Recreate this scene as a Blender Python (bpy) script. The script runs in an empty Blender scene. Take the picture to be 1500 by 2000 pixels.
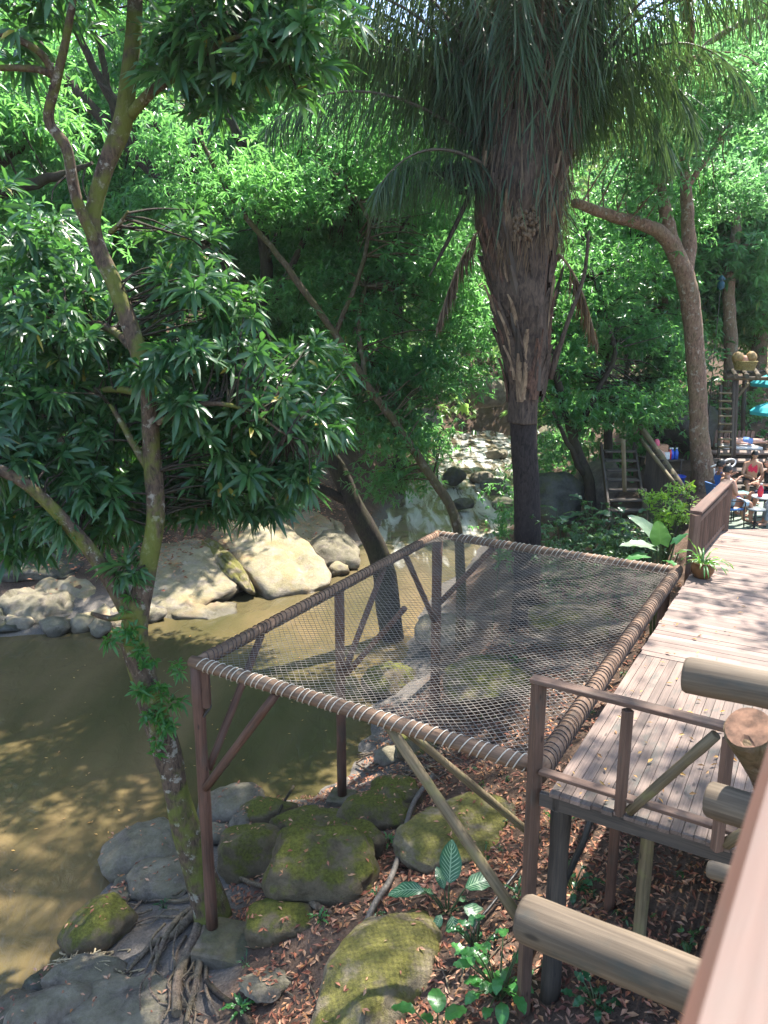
import bpy, bmesh, math, random
import numpy as np
from mathutils import Vector, Matrix, noise as mnoise

R = math.radians
random.seed(7)
rng = np.random.default_rng(11)
scene = bpy.context.scene
COL = scene.collection

# ------------------------------------------------------------------ camera, light, exposure
CAM_H = 4.2; PITCH = 13.2; FPX = 1500.0
cam = bpy.data.cameras.new("camera")
cam_ob = bpy.data.objects.new("camera", cam); COL.objects.link(cam_ob)
cam_ob.location = (0, 0, CAM_H)
cam_ob.rotation_euler = (R(90 - PITCH), 0, 0)
cam.sensor_fit = 'VERTICAL'; cam.sensor_height = 36.0; cam.lens = 36.0 * FPX / 2000.0
cam.clip_start = 0.05; cam.clip_end = 600
cam.dof.use_dof = True; cam.dof.focus_distance = 11.0; cam.dof.aperture_fstop = 5.0
scene.camera = cam_ob

SUN_EL, SUN_AZ = 62.0, 40.0        # azimuth measured from +Y (straight ahead) towards +X (right)
world = bpy.data.worlds.new("World"); scene.world = world; world.use_nodes = True
wn = world.node_tree.nodes; wl = world.node_tree.links
sky = wn.new("ShaderNodeTexSky"); sky.sky_type = 'NISHITA'; sky.sun_disc = False
sky.sun_elevation = R(SUN_EL); sky.sun_rotation = R(SUN_AZ)
wn["Background"].inputs[1].default_value = 0.15
wl.new(sky.outputs[0], wn["Background"].inputs[0])
sl = bpy.data.lights.new("sun", 'SUN'); sl.energy = 4.3; sl.angle = R(0.6); sl.color = (1.0, 0.95, 0.87)
sun = bpy.data.objects.new("sun", sl); COL.objects.link(sun)
sd = Vector((math.sin(R(SUN_AZ)) * math.cos(R(SUN_EL)), math.cos(R(SUN_AZ)) * math.cos(R(SUN_EL)), math.sin(R(SUN_EL))))
sun.location = sd * 60; sun.rotation_euler = (-sd).to_track_quat('-Z', 'Y').to_euler()
vs = scene.view_settings
vs.view_transform = 'Standard'; vs.look = 'None'; vs.exposure = 2.0; vs.gamma = 1.0; vs.use_curve_mapping = False
cy = scene.cycles
cy.use_denoising = True; cy.max_bounces = 6; cy.diffuse_bounces = 4; cy.glossy_bounces = 2
cy.transmission_bounces = 4; cy.transparent_max_bounces = 6; cy.sample_clamp_indirect = 6.0
cy.caustics_reflective = False; cy.caustics_refractive = False

# ------------------------------------------------------------------ helpers
_p = R(PITCH)
UP = np.array([0, math.sin(_p), math.cos(_p)]); FW = np.array([0, math.cos(_p), -math.sin(_p)])
def ray(x, y):
    return np.array([(x - 750) / FPX, 0, 0]) - (y - 1000) / FPX * UP + FW
def atY(x, y, Y):                       # the place at distance Y that the photograph shows at pixel x, y
    d = ray(x, y); return Vector(np.array([0, 0, CAM_H]) + d * (Y / d[1]))
def atz(x, y, z):
    d = ray(x, y); return Vector(np.array([0, 0, CAM_H]) + d * ((z - CAM_H) / d[2]))
def V(*a): return Vector(a)

def tag(o, label=None, cat=None, group=None, kind=None):
    if label: o["label"] = label
    if cat: o["category"] = cat
    if group: o["group"] = group
    if kind: o["kind"] = kind
    return o
def thing(name, loc, label, cat, group=None, rz=0):
    o = bpy.data.objects.new(name, None); COL.objects.link(o); o.empty_display_size = 0.1
    o.location = loc; o.rotation_euler = (0, 0, rz)
    return tag(o, label, cat, group)
def wloc(o):
    l = Vector((0, 0, 0))
    while o is not None: l = l + Vector(o.location); o = o.parent
    return l
def link(name, me, mat=None, parent=None, loc=None):
    o = bpy.data.objects.new(name, me); COL.objects.link(o)
    if mat is not None and not len(me.materials): me.materials.append(mat)
    if parent is not None: o.parent = parent
    if loc is not None: o.location = loc
    return o

class MB:
    """collects faces of one mesh, in world coordinates, with uv in metres (u across, v along)"""
    def __init__(s): s.v = []; s.f = []; s.uv = []; s.sm = []
    def face(s, idx, uv, sm=False): s.f.append(idx); s.uv.append(uv); s.sm.append(sm)
    def tube(s, pts, rad, n=10, cap=True, wob=0.0, seed=0, flat=1.0):
        pts = [Vector(p) for p in pts]
        if not hasattr(rad, '__len__'): rad = [rad] * len(pts)
        b = len(s.v); L = 0; ls = []
        t0 = (pts[1] - pts[0]).normalized()
        a = Vector((0, 0, 1)) if abs(t0.z) < 0.9 else Vector((1, 0, 0))
        x = t0.cross(a).normalized()
        for i, p in enumerate(pts):
            t = (pts[min(i + 1, len(pts) - 1)] - pts[max(i - 1, 0)]).normalized()
            x = (x - t * x.dot(t)).normalized(); y = t.cross(x)
            if i: L += (p - pts[i - 1]).length
            ls.append(L)
            for k in range(n):
                th = 2 * math.pi * k / n
                r = rad[i]
                if wob: r *= 1 + wob * mnoise.noise(Vector((math.cos(th) * 1.3 + seed * 7.1, math.sin(th) * 1.3, L * 1.2 / max(0.15, rad[0] * 4))))
                s.v.append(p + x * (r * math.cos(th)) + y * (r * flat * math.sin(th)))
        c = 2 * math.pi * rad[0]
        for i in range(len(pts) - 1):
            for k in range(n):
                k2 = (k + 1) % n
                s.face((b + i * n + k, b + i * n + k2, b + (i + 1) * n + k2, b + (i + 1) * n + k),
                       ((c * k / n, ls[i]), (c * (k + 1) / n, ls[i]), (c * (k + 1) / n, ls[i + 1]), (c * k / n, ls[i + 1])), True)
        if cap:
            for i, rev in ((0, True), (len(pts) - 1, False)):
                idx = [b + i * n + k for k in range(n)]
                if rev: idx.reverse()
                s.face(tuple(idx), tuple((0.5 * rad[i] * math.cos(2 * math.pi * k / n), 0.5 * rad[i] * math.sin(2 * math.pi * k / n)) for k in range(n)))
        return s
    def beam(s, a, b, w, h, up=(0, 0, 1), bev=0.006):
        """bar from a to b, w wide, h high (along up), edges chamfered"""
        a = Vector(a); b = Vector(b); t = (b - a); L = t.length; t.normalize()
        u = Vector(up); u = (u - t * u.dot(t)).normalized(); x = t.cross(u)
        bv = min(bev, w * .3, h * .3); W = w / 2; H = h / 2
        prof = [(-W + bv, -H), (W - bv, -H), (W, -H + bv), (W, H - bv), (W - bv, H), (-W + bv, H), (-W, H - bv), (-W, -H + bv)]
        o = len(s.v)
        for p in (a, b):
            for q in prof: s.v.append(p + x * q[0] + u * q[1])
        per = 0
        for k in range(8):
            k2 = (k + 1) % 8
            d = math.hypot(prof[k2][0] - prof[k][0], prof[k2][1] - prof[k][1])
            s.face((o + k, o + k2, o + 8 + k2, o + 8 + k), ((per, 0), (per + d, 0), (per + d, L), (per, L))); per += d
        s.face(tuple(o + k for k in reversed(range(8))), tuple(prof[k] for k in reversed(range(8))))
        s.face(tuple(o + 8 + k for k in range(8)), tuple(prof))
        return s
    def box(s, c, d, rz=0, bev=0.006):
        c = Vector(c); h = d[2] / 2; ax = Vector((math.cos(rz), math.sin(rz), 0))
        return s.beam(c - ax * d[0] / 2, c + ax * d[0] / 2, d[1], d[2], (0, 0, 1), bev)
    def prism(s, poly, z0, z1, ax=(1, 0)):
        """horizontal polygon extruded from z0 to z1; v runs along ax"""
        o = len(s.v); n = len(poly); ax = Vector(ax).normalized(); ay = Vector((-ax.y, ax.x))
        uv = [(Vector(p).dot(ay), Vector(p).dot(ax)) for p in poly]
        for z in (z0, z1):
            for p in poly: s.v.append(Vector((p[0], p[1], z)))
        s.face(tuple(o + n + k for k in range(n)), tuple(uv)); s.face(tuple(o + k for k in reversed(range(n))), tuple(reversed(uv)))
        for k in range(n):
            k2 = (k + 1) % n
            s.face((o + k, o + k2, o + n + k2, o + n + k), (uv[k], uv[k2], (uv[k2][0] + .02, uv[k2][1]), (uv[k][0] + .02, uv[k][1])))
        return s
    def lathe(s, c, prof, n=16, sx=1, sy=1):
        c = Vector(c); o = len(s.v)
        for r, z in prof:
            for k in range(n):
                th = 2 * math.pi * k / n
                s.v.append(c + Vector((r * sx * math.cos(th), r * sy * math.sin(th), z)))
        for i in range(len(prof) - 1):
            for k in range(n):
                k2 = (k + 1) % n
                s.face((o + i * n + k, o + i * n + k2, o + (i + 1) * n + k2, o + (i + 1) * n + k), ((k / n, prof[i][1]), ((k + 1) / n, prof[i][1]), ((k + 1) / n, prof[i + 1][1]), (k / n, prof[i + 1][1])), True)
        return s
    def ball(s, c, r, n=10, m=7, sc=(1, 1, 1)):
        c = Vector(c); o = len(s.v)
        for i in range(m + 1):
            ph = math.pi * i / m
            for k in range(n):
                th = 2 * math.pi * k / n
                s.v.append(c + Vector((r * sc[0] * math.sin(ph) * math.cos(th), r * sc[1] * math.sin(ph) * math.sin(th), r * sc[2] * math.cos(ph))))
        for i in range(m):
            for k in range(n):
                k2 = (k + 1) % n
                s.face((o + i * n + k, o + (i + 1) * n + k, o + (i + 1) * n + k2, o + i * n + k2), ((k / n, i / m), (k / n, (i + 1) / m), ((k + 1) / n, (i + 1) / m), ((k + 1) / n, i / m)), True)
        return s
    def mesh(s, name, off=Vector((0, 0, 0))):
        me = bpy.data.meshes.new(name)
        me.from_pydata([(v - off)[:] for v in s.v], [], s.f)
        ul = me.uv_layers.new(name="UVMap")
        ul.data.foreach_set("uv", np.array([c for f in s.uv for c in f], dtype=np.float32).ravel())
        me.polygons.foreach_set("use_smooth", np.array(s.sm, dtype=bool))
        me.update()
        return me
    def build(s, name, mat, parent=None, origin=None):
        off = wloc(parent) if parent is not None else Vector((0, 0, 0))
        if origin is not None: origin = Vector(origin)
        me = s.mesh(name, off if origin is None else origin)
        return link(name, me, mat, parent, None if origin is None else origin - off)

def cr(pts, k=6):
    """Catmull-Rom through points (tuples of any length)"""
    P = [np.array(p, float) for p in pts]; P = [2 * P[0] - P[1]] + P + [2 * P[-1] - P[-2]]
    out = []
    for i in range(1, len(P) - 2):
        for j in range(k):
            t = j / k
            out.append(0.5 * ((2 * P[i]) + (-P[i - 1] + P[i + 1]) * t + (2 * P[i - 1] - 5 * P[i] + 4 * P[i + 1] - P[i + 2]) * t * t + (-P[i - 1] + 3 * P[i] - 3 * P[i + 1] + P[i + 2]) * t ** 3))
    out.append(P[-2]); return out
def limb_pts(px, rad, k=5, jit=0.0):
    """px: (x, y, Y) pixels with distance, or Vectors; rad: radius at each"""
    w = [tuple(p) + (r,) if isinstance(p, Vector) else tuple(atY(*p)) + (r,) for p, r in zip(px, rad)]
    c = cr(w, k)
    pts = [Vector(q[:3]) for q in c]
    if jit:
        for i in range(1, len(pts) - 1): pts[i] += Vector((random.gauss(0, jit), random.gauss(0, jit), random.gauss(0, jit)))
    return pts, [max(0.004, float(q[3])) for q in c]

def np_mesh(name, verts, tris, smooth=True):
    me = bpy.data.meshes.new(name)
    n, m = len(verts), len(tris)
    me.vertices.add(n); me.vertices.foreach_set("co", np.ascontiguousarray(verts, dtype=np.float32).ravel())
    me.loops.add(m * 3); me.loops.foreach_set("vertex_index", np.ascontiguousarray(tris, dtype=np.int32).ravel())
    me.polygons.add(m); me.polygons.foreach_set("loop_start", np.arange(0, m * 3, 3, dtype=np.int32))
    me.polygons.foreach_set("use_smooth", np.full(m, smooth, dtype=bool))
    me.update(calc_edges=True)
    return me
def unit(a): return a / np.maximum(np.linalg.norm(a, axis=-1, keepdims=True), 1e-9)
KITE_T = np.array([[0, 1, 2], [0, 2, 3]])
LANCE_T = np.array([[0, 2, 1], [0, 3, 2], [1, 2, 5], [1, 5, 4], [2, 3, 6], [2, 6, 5], [4, 5, 7], [5, 6, 7]])
def leaves(P, D, N, L, W, lance=False, droop=0.2, fold=0.12):
    """P base, D direction, N rough normal: arrays (n,3); L, W: arrays (n). Returns verts, tris"""
    n = len(P); D = unit(D); S = unit(np.cross(D, N)); N = np.cross(S, D)
    L = np.broadcast_to(L, (n,))[:, None]; W = np.broadcast_to(W, (n,))[:, None]
    Z = np.array([0, 0, 1.0])
    def pt(t, s, f): return P + D * L * t + S * W * s + N * W * f - Z * (L * droop * t * t)
    if lance:
        vv = np.stack([pt(0, 0, 0), pt(.3, -.42, fold), pt(.3, 0, 0), pt(.3, .42, fold), pt(.68, -.4, fold), pt(.68, 0, 0), pt(.68, .4, fold), pt(1, 0, 0)], 1); T = LANCE_T
    else:
        vv = np.stack([pt(0, 0, 0), pt(.45, -.5, fold), pt(1, 0, 0), pt(.45, .5, fold)], 1); T = KITE_T
    k = vv.shape[1]
    tris = (T[None] + (np.arange(n) * k)[:, None, None]).reshape(-1, 3)
    return vv.reshape(-1, 3), tris
def cat_mesh(parts):
    V_, T_ = [], []; o = 0
    for v, t in parts:
        V_.append(v); T_.append(t + o); o += len(v)
    return np.concatenate(V_), np.concatenate(T_)
def ellip(n, c, r, shell=0.5):
    d = unit(rng.normal(size=(n, 3))); return np.array(c) + d * (rng.random((n, 1)) ** shell) * np.array(r)
def sprays(centres, m, L, W, spread=0.4, lance=False, droop=0.25, flat=0.45, tuft=6):
    """leafy twigs: tufts of leaves fanning out along each of the given twig centres, hanging a little"""
    n = len(centres); k = max(1, m // tuft)
    az = rng.random(n) * 2 * np.pi
    tw = np.stack([np.cos(az), np.sin(az), rng.normal(-0.15, 0.3, n)], 1)
    t = rng.random((n, k)) * 2 - 1
    P = centres[:, None] + tw[:, None] * t[..., None] * spread + rng.normal(size=(n, k, 3)) * np.array([spread * .5, spread * .5, spread * flat * .7])
    A = tw[:, None] * 0.5 + rng.normal(size=(n, k, 3)) * 0.55 + np.array([0, 0, .05])
    P = np.repeat(P[:, :, None], tuft, 2); A = np.repeat(A[:, :, None], tuft, 2)
    q = n * k * tuft
    D = A * .7 + rng.normal(size=(n, k, tuft, 3)) * np.array([.8, .8, .5]) + np.array([0, 0, -0.3])
    N = np.array([0, 0, 1.0]) + rng.normal(size=(n, k, tuft, 3)) * 0.4
    return leaves(P.reshape(q, 3), D.reshape(q, 3), N.reshape(q, 3), L * (0.65 + 0.6 * rng.random(q)), W * (0.7 + 0.5 * rng.random(q)), lance, droop)
def whorls(C, A, m, L, W, cone=1.05, droop=0.32):
    """rosettes of long leaves (mango) round the shoot tips C pointing along A"""
    n = len(C); A = unit(A)
    ref = np.where(np.abs(A[:, 2:3]) < 0.9, np.array([[0, 0, 1.0]]), np.array([[1.0, 0, 0]]))
    X = unit(np.cross(A, ref)); Y = np.cross(A, X)
    sw = rng.uniform(.6, 1.25, (n, 1))
    th = (np.arange(m) * 2.39996)[None] + rng.random((n, 1)) * 6.28 + rng.normal(size=(n, m)) * .2
    ph = cone * (0.3 + 0.95 * rng.random((n, m)))
    D = A[:, None] * np.cos(ph)[..., None] + (X[:, None] * np.cos(th)[..., None] + Y[:, None] * np.sin(th)[..., None]) * np.sin(ph)[..., None]
    P = C[:, None] - A[:, None] * (rng.random((n, m, 1)) * 0.14) + D * 0.02
    N = A[:, None] + rng.normal(size=(n, m, 3)) * .25
    q = n * m
    return leaves(P.reshape(q, 3), D.reshape(q, 3), N.reshape(q, 3), L * ((0.6 + 0.55 * rng.random((n, m))) * sw).ravel(), W * ((0.75 + 0.4 * rng.random((n, m))) * sw ** .7).ravel(), True, droop, 0.1)
def crown(name, parts, mat, parent):
    v, t = cat_mesh(parts)
    me = np_mesh(name, v - np.array(wloc(parent)), t)
    return link(name, me, mat, parent)

# ------------------------------------------------------------------ materials
def newmat(name):
    m = bpy.data.materials.new(name); m.use_nodes = True
    return m, m.node_tree.nodes, m.node_tree.links, m.node_tree.nodes["Principled BSDF"]
def ramp(n, stops):
    r = n.new("ShaderNodeValToRGB"); e = r.color_ramp.elements
    while len(e) < len(stops): e.new(0.5)
    for i, (p, c) in enumerate(stops): e[i].position = p; e[i].color = (*c, 1)
    return r
def noise(n, l, vec, scale, detail=4, rough=0.55, dist=0.0):
    t = n.new("ShaderNodeTexNoise"); t.inputs["Scale"].default_value = scale; t.inputs["Detail"].default_value = detail
    t.inputs["Roughness"].default_value = rough; t.inputs["Distortion"].default_value = dist
    if vec is not None: l.new(vec, t.inputs["Vector"])
    return t
def mapping(n, l, vec, scale, loc=(0, 0, 0)):
    m = n.new("ShaderNodeMapping"); m.inputs["Scale"].default_value = scale; m.inputs["Location"].default_value = loc
    l.new(vec, m.inputs["Vector"]); return m.outputs[0]
def mixc(n, l, fac, a, b, mode='MIX'):
    m = n.new("ShaderNodeMix"); m.data_type = 'RGBA'; m.blend_type = mode
    for sock, val in ((m.inputs[0], fac), (m.inputs[6], a), (m.inputs[7], b)):
        if isinstance(val, (int, float)): sock.default_value = val
        elif isinstance(val, tuple): sock.default_value = (*val, 1)
        else: l.new(val, sock)
    return m.outputs[2]
def math_(n, l, op, a, b=None, clamp=False):
    m = n.new("ShaderNodeMath"); m.operation = op; m.use_clamp = clamp
    for sock, val in ((m.inputs[0], a), (m.inputs[1], b)):
        if val is None: continue
        if isinstance(val, (int, float)): sock.default_value = val
        else: l.new(val, sock)
    return m.outputs[0]
def bump(n, l, h, strength, dist, b):
    k = n.new("ShaderNodeBump"); k.inputs["Strength"].default_value = strength; k.inputs["Distance"].default_value = dist
    l.new(h, k.inputs["Height"]); l.new(k.outputs[0], b.inputs["Normal"]); return k
def sss(v, lo, hi, n, l):
    m = n.new("ShaderNodeMapRange"); m.interpolation_type = 'SMOOTHSTEP'
    m.inputs["From Min"].default_value = lo; m.inputs["From Max"].default_value = hi
    l.new(v, m.inputs["Value"]); return m.outputs[0]

def plain(name, col, rough=0.6, metal=0.0, var=0.25, scale=30, spec=0.4):
    m, n, l, b = newmat(name)
    tc = n.new("ShaderNodeTexCoord")
    t = noise(n, l, tc.outputs["Object"], scale, 5)
    d = tuple(c * (1 - var) for c in col); e = tuple(min(1, c * (1 + var)) for c in col)
    r = ramp(n, [(0.3, d), (0.7, e)]); l.new(t.outputs[0], r.inputs[0]); l.new(r.outputs[0], b.inputs["Base Color"])
    b.inputs["Roughness"].default_value = rough; b.inputs["Metallic"].default_value = metal; b.inputs["Specular IOR Level"].default_value = spec
    bump(n, l, t.outputs[0], 0.15, 0.004, b)
    return m
def wood(name, dark, light, grain=(60, 2.2), rough=0.7, tint=0.25, moss=0.0, mosscol=(0.10, 0.12, 0.03), knots=True, stain=0.0):
    """timber with grain along uv v; each piece tinted a little differently"""
    m, n, l, b = newmat(name)
    uv = n.new("ShaderNodeUVMap"); oi = n.new("ShaderNodeObjectInfo")
    add = n.new("ShaderNodeVectorMath"); add.operation = 'ADD'
    sc = n.new("ShaderNodeVectorMath"); sc.operation = 'SCALE'; sc.inputs[0].default_value = (37, 91, 53)
    l.new(oi.outputs["Random"], sc.inputs["Scale"]); l.new(uv.outputs[0], add.inputs[0]); l.new(sc.outputs[0], add.inputs[1])
    g = noise(n, l, mapping(n, l, add.outputs[0], (grain[0], grain[1], 1)), 1.0, 6, 0.6, 0.6)
    r = ramp(n, [(0.25, dark), (0.5, tuple((a + c) / 2 for a, c in zip(dark, light))), (0.75, light)])
    l.new(g.outputs[0], r.inputs[0])
    col = r.outputs[0]
    big = noise(n, l, mapping(n, l, add.outputs[0], (3, 1.1, 1)), 1.0, 3)
    col = mixc(n, l, 1.0, col, ramp_out(n, l, big.outputs[0], [(0.3, (0.62,) * 3), (0.7, (1.2,) * 3)]), 'MULTIPLY')
    tr = ramp_out(n, l, oi.outputs["Random"], [(0, (1 - tint,) * 3), (1, (1 + tint,) * 3)])
    col = mixc(n, l, 1.0, col, tr, 'MULTIPLY')
    if knots:
        vo = n.new("ShaderNodeTexVoronoi"); vo.inputs["Scale"].default_value = 1.0
        l.new(mapping(n, l, add.outputs[0], (7, 2.4, 1)), vo.inputs["Vector"])
        kf = sss(vo.outputs["Distance"], 0.13, 0.05, n, l)
        col = mixc(n, l, math_(n, l, 'MULTIPLY', kf, 0.75), col, tuple(c * .3 for c in dark))
    if stain:
        st = noise(n, l, mapping(n, l, add.outputs[0], (5, 2.0, 1), (3, 3, 3)), 1.0, 5, .65)
        col = mixc(n, l, math_(n, l, 'MULTIPLY', sss(st.outputs[0], .52, .7, n, l), stain), col, (0.055, 0.06, 0.05))
    if moss:
        ge = n.new("ShaderNodeNewGeometry")
        mo = noise(n, l, ge.outputs["Position"], 6, 5, .6)
        col = mixc(n, l, math_(n, l, 'MULTIPLY', sss(mo.outputs[0], .5, .68, n, l), moss), col, mosscol)
    l.new(col, b.inputs["Base Color"]); b.inputs["Roughness"].default_value = rough; b.inputs["Specular IOR Level"].default_value = 0.35
    bump(n, l, g.outputs[0], 0.35, 0.006, b)
    return m
def ramp_out(n, l, fac, stops):
    r = ramp(n, stops); l.new(fac, r.inputs[0]); return r.outputs[0]
def leafmat(name, cols, trans=0.35, tcol=(0.13, 0.30, 0.03), rough=0.42, clump=0.35, spec=0.5, old=0.0):
    m, n, l, b = newmat(name)
    ge = n.new("ShaderNodeNewGeometry")
    c = ramp_out(n, l, ge.outputs["Random Per Island"], [(i / (len(cols) - 1), k) for i, k in enumerate(cols)])
    t = noise(n, l, ge.outputs["Position"], clump, 3)
    v = ramp_out(n, l, t.outputs[0], [(0.3, (0.7, 0.75, 0.85)), (0.7, (1.25, 1.2, 0.95))])
    c = mixc(n, l, 1.0, c, v, 'MULTIPLY')
    if old: c = mixc(n, l, math_(n, l, 'GREATER_THAN', math_(n, l, 'FRACT', math_(n, l, 'MULTIPLY', ge.outputs["Random Per Island"], 17.3)), 1 - old), c, (0.30, 0.24, 0.04))
    l.new(c, b.inputs["Base Color"]); b.inputs["Roughness"].default_value = rough; b.inputs["Specular IOR Level"].default_value = spec
    tb = n.new("ShaderNodeBsdfTranslucent")
    tc = mixc(n, l, 1.0, (tcol[0], tcol[1], tcol[2]), v, 'MULTIPLY'); l.new(tc, tb.inputs["Color"])
    mx = n.new("ShaderNodeMixShader"); mx.inputs[0].default_value = trans
    l.new(b.outputs[0], mx.inputs[1]); l.new(tb.outputs[0], mx.inputs[2])
    l.new(mx.outputs[0], n["Material Output"].inputs[0])
    return m
def barkmat(name, dark, light, moss=0.5, mosscol=(0.10, 0.13, 0.025), lichen=0.0, scale=9):
    m, n, l, b = newmat(name)
    ge = n.new("ShaderNodeNewGeometry"); pos = ge.outputs["Position"]
    a = noise(n, l, mapping(n, l, pos, (1, 1, .35)), scale * 2.2, 7, .65, .8)
    col = ramp_out(n, l, a.outputs[0], [(0.32, dark), (0.66, light)])
    if lichen:
        li = noise(n, l, pos, 7, 6, .7)
        col = mixc(n, l, math_(n, l, 'MULTIPLY', sss(li.outputs[0], .56, .64, n, l), lichen), col, (0.42, 0.40, 0.33))
    if moss:
        mo = noise(n, l, pos, 2.2, 5, .6)
        col = mixc(n, l, math_(n, l, 'MULTIPLY', sss(mo.outputs[0], .44, .60, n, l), moss), col, mosscol)
    l.new(col, b.inputs["Base Color"]); b.inputs["Roughness"].default_value = 0.9; b.inputs["Specular IOR Level"].default_value = 0.2
    bump(n, l, a.outputs[0], 0.8, 0.03, b)
    return m
def rockmat(name, dark, light, moss=0.0, mosscol=(0.085, 0.09, 0.018), scale=3.0, stain=0.0, cracks=0.0):
    m, n, l, b = newmat(name)
    ge = n.new("ShaderNodeNewGeometry"); pos = ge.outputs["Position"]
    a = noise(n, l, pos, scale, 8, .62, .4)
    f = noise(n, l, pos, scale * 9, 5, .7)
    h = math_(n, l, 'ADD', a.outputs[0], math_(n, l, 'MULTIPLY', f.outputs[0], 0.35))
    col = ramp_out(n, l, h, [(0.45, dark), (0.85, light)])
    if stain:
        st = noise(n, l, pos, 0.9, 4, .6)
        col = mixc(n, l, math_(n, l, 'MULTIPLY', sss(st.outputs[0], .5, .64, n, l), stain), col, (0.36, 0.22, 0.10))
    vo = n.new("ShaderNodeTexVoronoi"); vo.feature = 'DISTANCE_TO_EDGE'; vo.inputs["Scale"].default_value = scale * .35
    wp = noise(n, l, pos, 2.2, 4)
    off = n.new("ShaderNodeVectorMath"); off.operation = 'ADD'
    l.new(pos, off.inputs[0]); l.new(wp.outputs["Color"], off.inputs[1]); l.new(off.outputs[0], vo.inputs["Vector"])
    cf = sss(vo.outputs["Distance"], 0.022, 0.0, n, l)
    col = mixc(n, l, math_(n, l, 'MULTIPLY', cf, cracks), col, (0.03, 0.028, 0.02))
    if moss:
        sx = n.new("ShaderNodeSeparateXYZ"); l.new(ge.outputs["Normal"], sx.inputs[0])
        mo = noise(n, l, pos, 2.6, 6, .62)
        q = math_(n, l, 'ADD', math_(n, l, 'MULTIPLY', sx.outputs[2], .22), mo.outputs[0])
        mf = math_(n, l, 'MULTIPLY', sss(q, .55, .74, n, l), moss)
        fm = noise(n, l, pos, 22, 4, .7)
        mc = ramp_out(n, l, fm.outputs[0], [(0.3, tuple(c * .5 for c in mosscol)), (0.7, tuple(c * 1.55 for c in mosscol))])
        col = mixc(n, l, mf, col, mc)
    l.new(col, b.inputs["Base Color"]); b.inputs["Roughness"].default_value = 0.88; b.inputs["Specular IOR Level"].default_value = 0.25
    hb = math_(n, l, 'SUBTRACT', h, math_(n, l, 'MULTIPLY', cf, .6)) if cracks else h
    zz_ = n.new("ShaderNodeSeparateXYZ"); l.new(pos, zz_.inputs[0])
    wz = sss(math_(n, l, 'ADD', zz_.outputs[2], math_(n, l, 'MULTIPLY', a.outputs[0], .25)), -4.30, -4.48, n, l)   # wet along the waterline
    col = mixc(n, l, math_(n, l, 'MULTIPLY', wz, .62), col, (0.03, 0.026, 0.018)); l.new(col, b.inputs["Base Color"])
    l.new(math_(n, l, 'SUBTRACT', .88, math_(n, l, 'MULTIPLY', wz, .5)), b.inputs["Roughness"])
    hb = math_(n, l, 'ADD', hb, math_(n, l, 'MULTIPLY', noise(n, l, pos, scale * 22, 4, .75).outputs[0], .35)); bump(n, l, hb, 1.0, 0.065, b)
    return m

M = {}
M['mango'] = leafmat("mango_leaf", [(0.018, 0.062, 0.026), (0.03, 0.09, 0.036), (0.05, 0.12, 0.048), (0.07, 0.145, 0.05)], .30, (0.12, 0.34, 0.06), .32, .5, .5, .012)
M['mango_bright'] = leafmat("young_leaf", [(0.03, 0.13, 0.035), (0.05, 0.17, 0.04), (0.08, 0.2, 0.04)], .35, (0.16, 0.42, 0.04), .35, .5)
M['tree_a'] = leafmat("tree_leaf_dark", [(0.028, 0.095, 0.05), (0.042, 0.14, 0.065), (0.065, 0.18, 0.075)], .50, (0.22, 0.54, 0.13), .30, .3, .6, .01)
M['tree_b'] = leafmat("tree_leaf_mid", [(0.038, 0.12, 0.05), (0.055, 0.165, 0.065), (0.085, 0.21, 0.075)], .52, (0.22, 0.54, 0.15), .30, .3, .6, .01)
M['tree_c'] = leafmat("tree_leaf_light", [(0.05, 0.135, 0.05), (0.075, 0.18, 0.065), (0.11, 0.23, 0.08)], .52, (0.26, 0.58, 0.19), .34, .3, .6, .01)
M['forest'] = leafmat("forest_leaf", [(0.05, 0.12, 0.02), (0.09, 0.18, 0.03), (0.14, 0.24, 0.04)], .42, (0.36, 0.60, 0.16), .4, .12)
M['palm'] = leafmat("palm_leaflet", [(0.04, 0.08, 0.05), (0.065, 0.115, 0.065), (0.10, 0.14, 0.075)], .35, (0.13, 0.23, 0.06), .4, .4)
M['palm_dead'] = leafmat("dead_leaflet", [(0.05, 0.03, 0.02), (0.11, 0.07, 0.045), (0.24, 0.165, 0.10)], .15, (0.3, 0.18, 0.08), .7, .6, .2)
M['fern'] = leafmat("fern_leaf", [(0.025, 0.08, 0.035), (0.045, 0.115, 0.045), (0.075, 0.16, 0.05)], .3, (0.14, 0.3, 0.05), .38, .7)
M['lime'] = leafmat("lime_leaf", [(0.10, 0.22, 0.03), (0.15, 0.30, 0.04), (0.20, 0.34, 0.05)], .42, (0.35, 0.6, 0.06), .4, .9)
M['bigleaf'] = leafmat("broad_leaf", [(0.04, 0.13, 0.04), (0.07, 0.19, 0.05)], .35, (0.2, 0.45, 0.04), .3, 1.2)
M['litter'] = leafmat("dry_leaf", [(0.13, 0.045, 0.03), (0.26, 0.095, 0.06), (0.38, 0.17, 0.11), (0.50, 0.30, 0.20), (0.36, 0.17, 0.07)], .08, (0.3, 0.12, 0.05), .6, .9, .3)
M['yellow_leaf'] = leafmat("yellow_dry_leaf", [(0.42, 0.2, 0.05), (0.55, 0.33, 0.12), (0.35, 0.18, 0.09)], .1, (0.4, 0.2, 0.05), .6, .9, .3)
M['post'] = wood("stained_post", (0.06, 0.028, 0.018), (0.17, 0.085, 0.055), (45, 2.0), .7, .12, stain=.35)
M['rail'] = wood("net_rail", (0.105, 0.058, 0.034), (0.255, 0.155, 0.095), (30, 2.0), .75, .12, stain=.5)
M['deck'] = wood("deck_board", (0.105, 0.07, 0.054), (0.23, 0.16, 0.125), (85, 1.6), .62, .22, stain=.7, knots=True)
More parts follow.
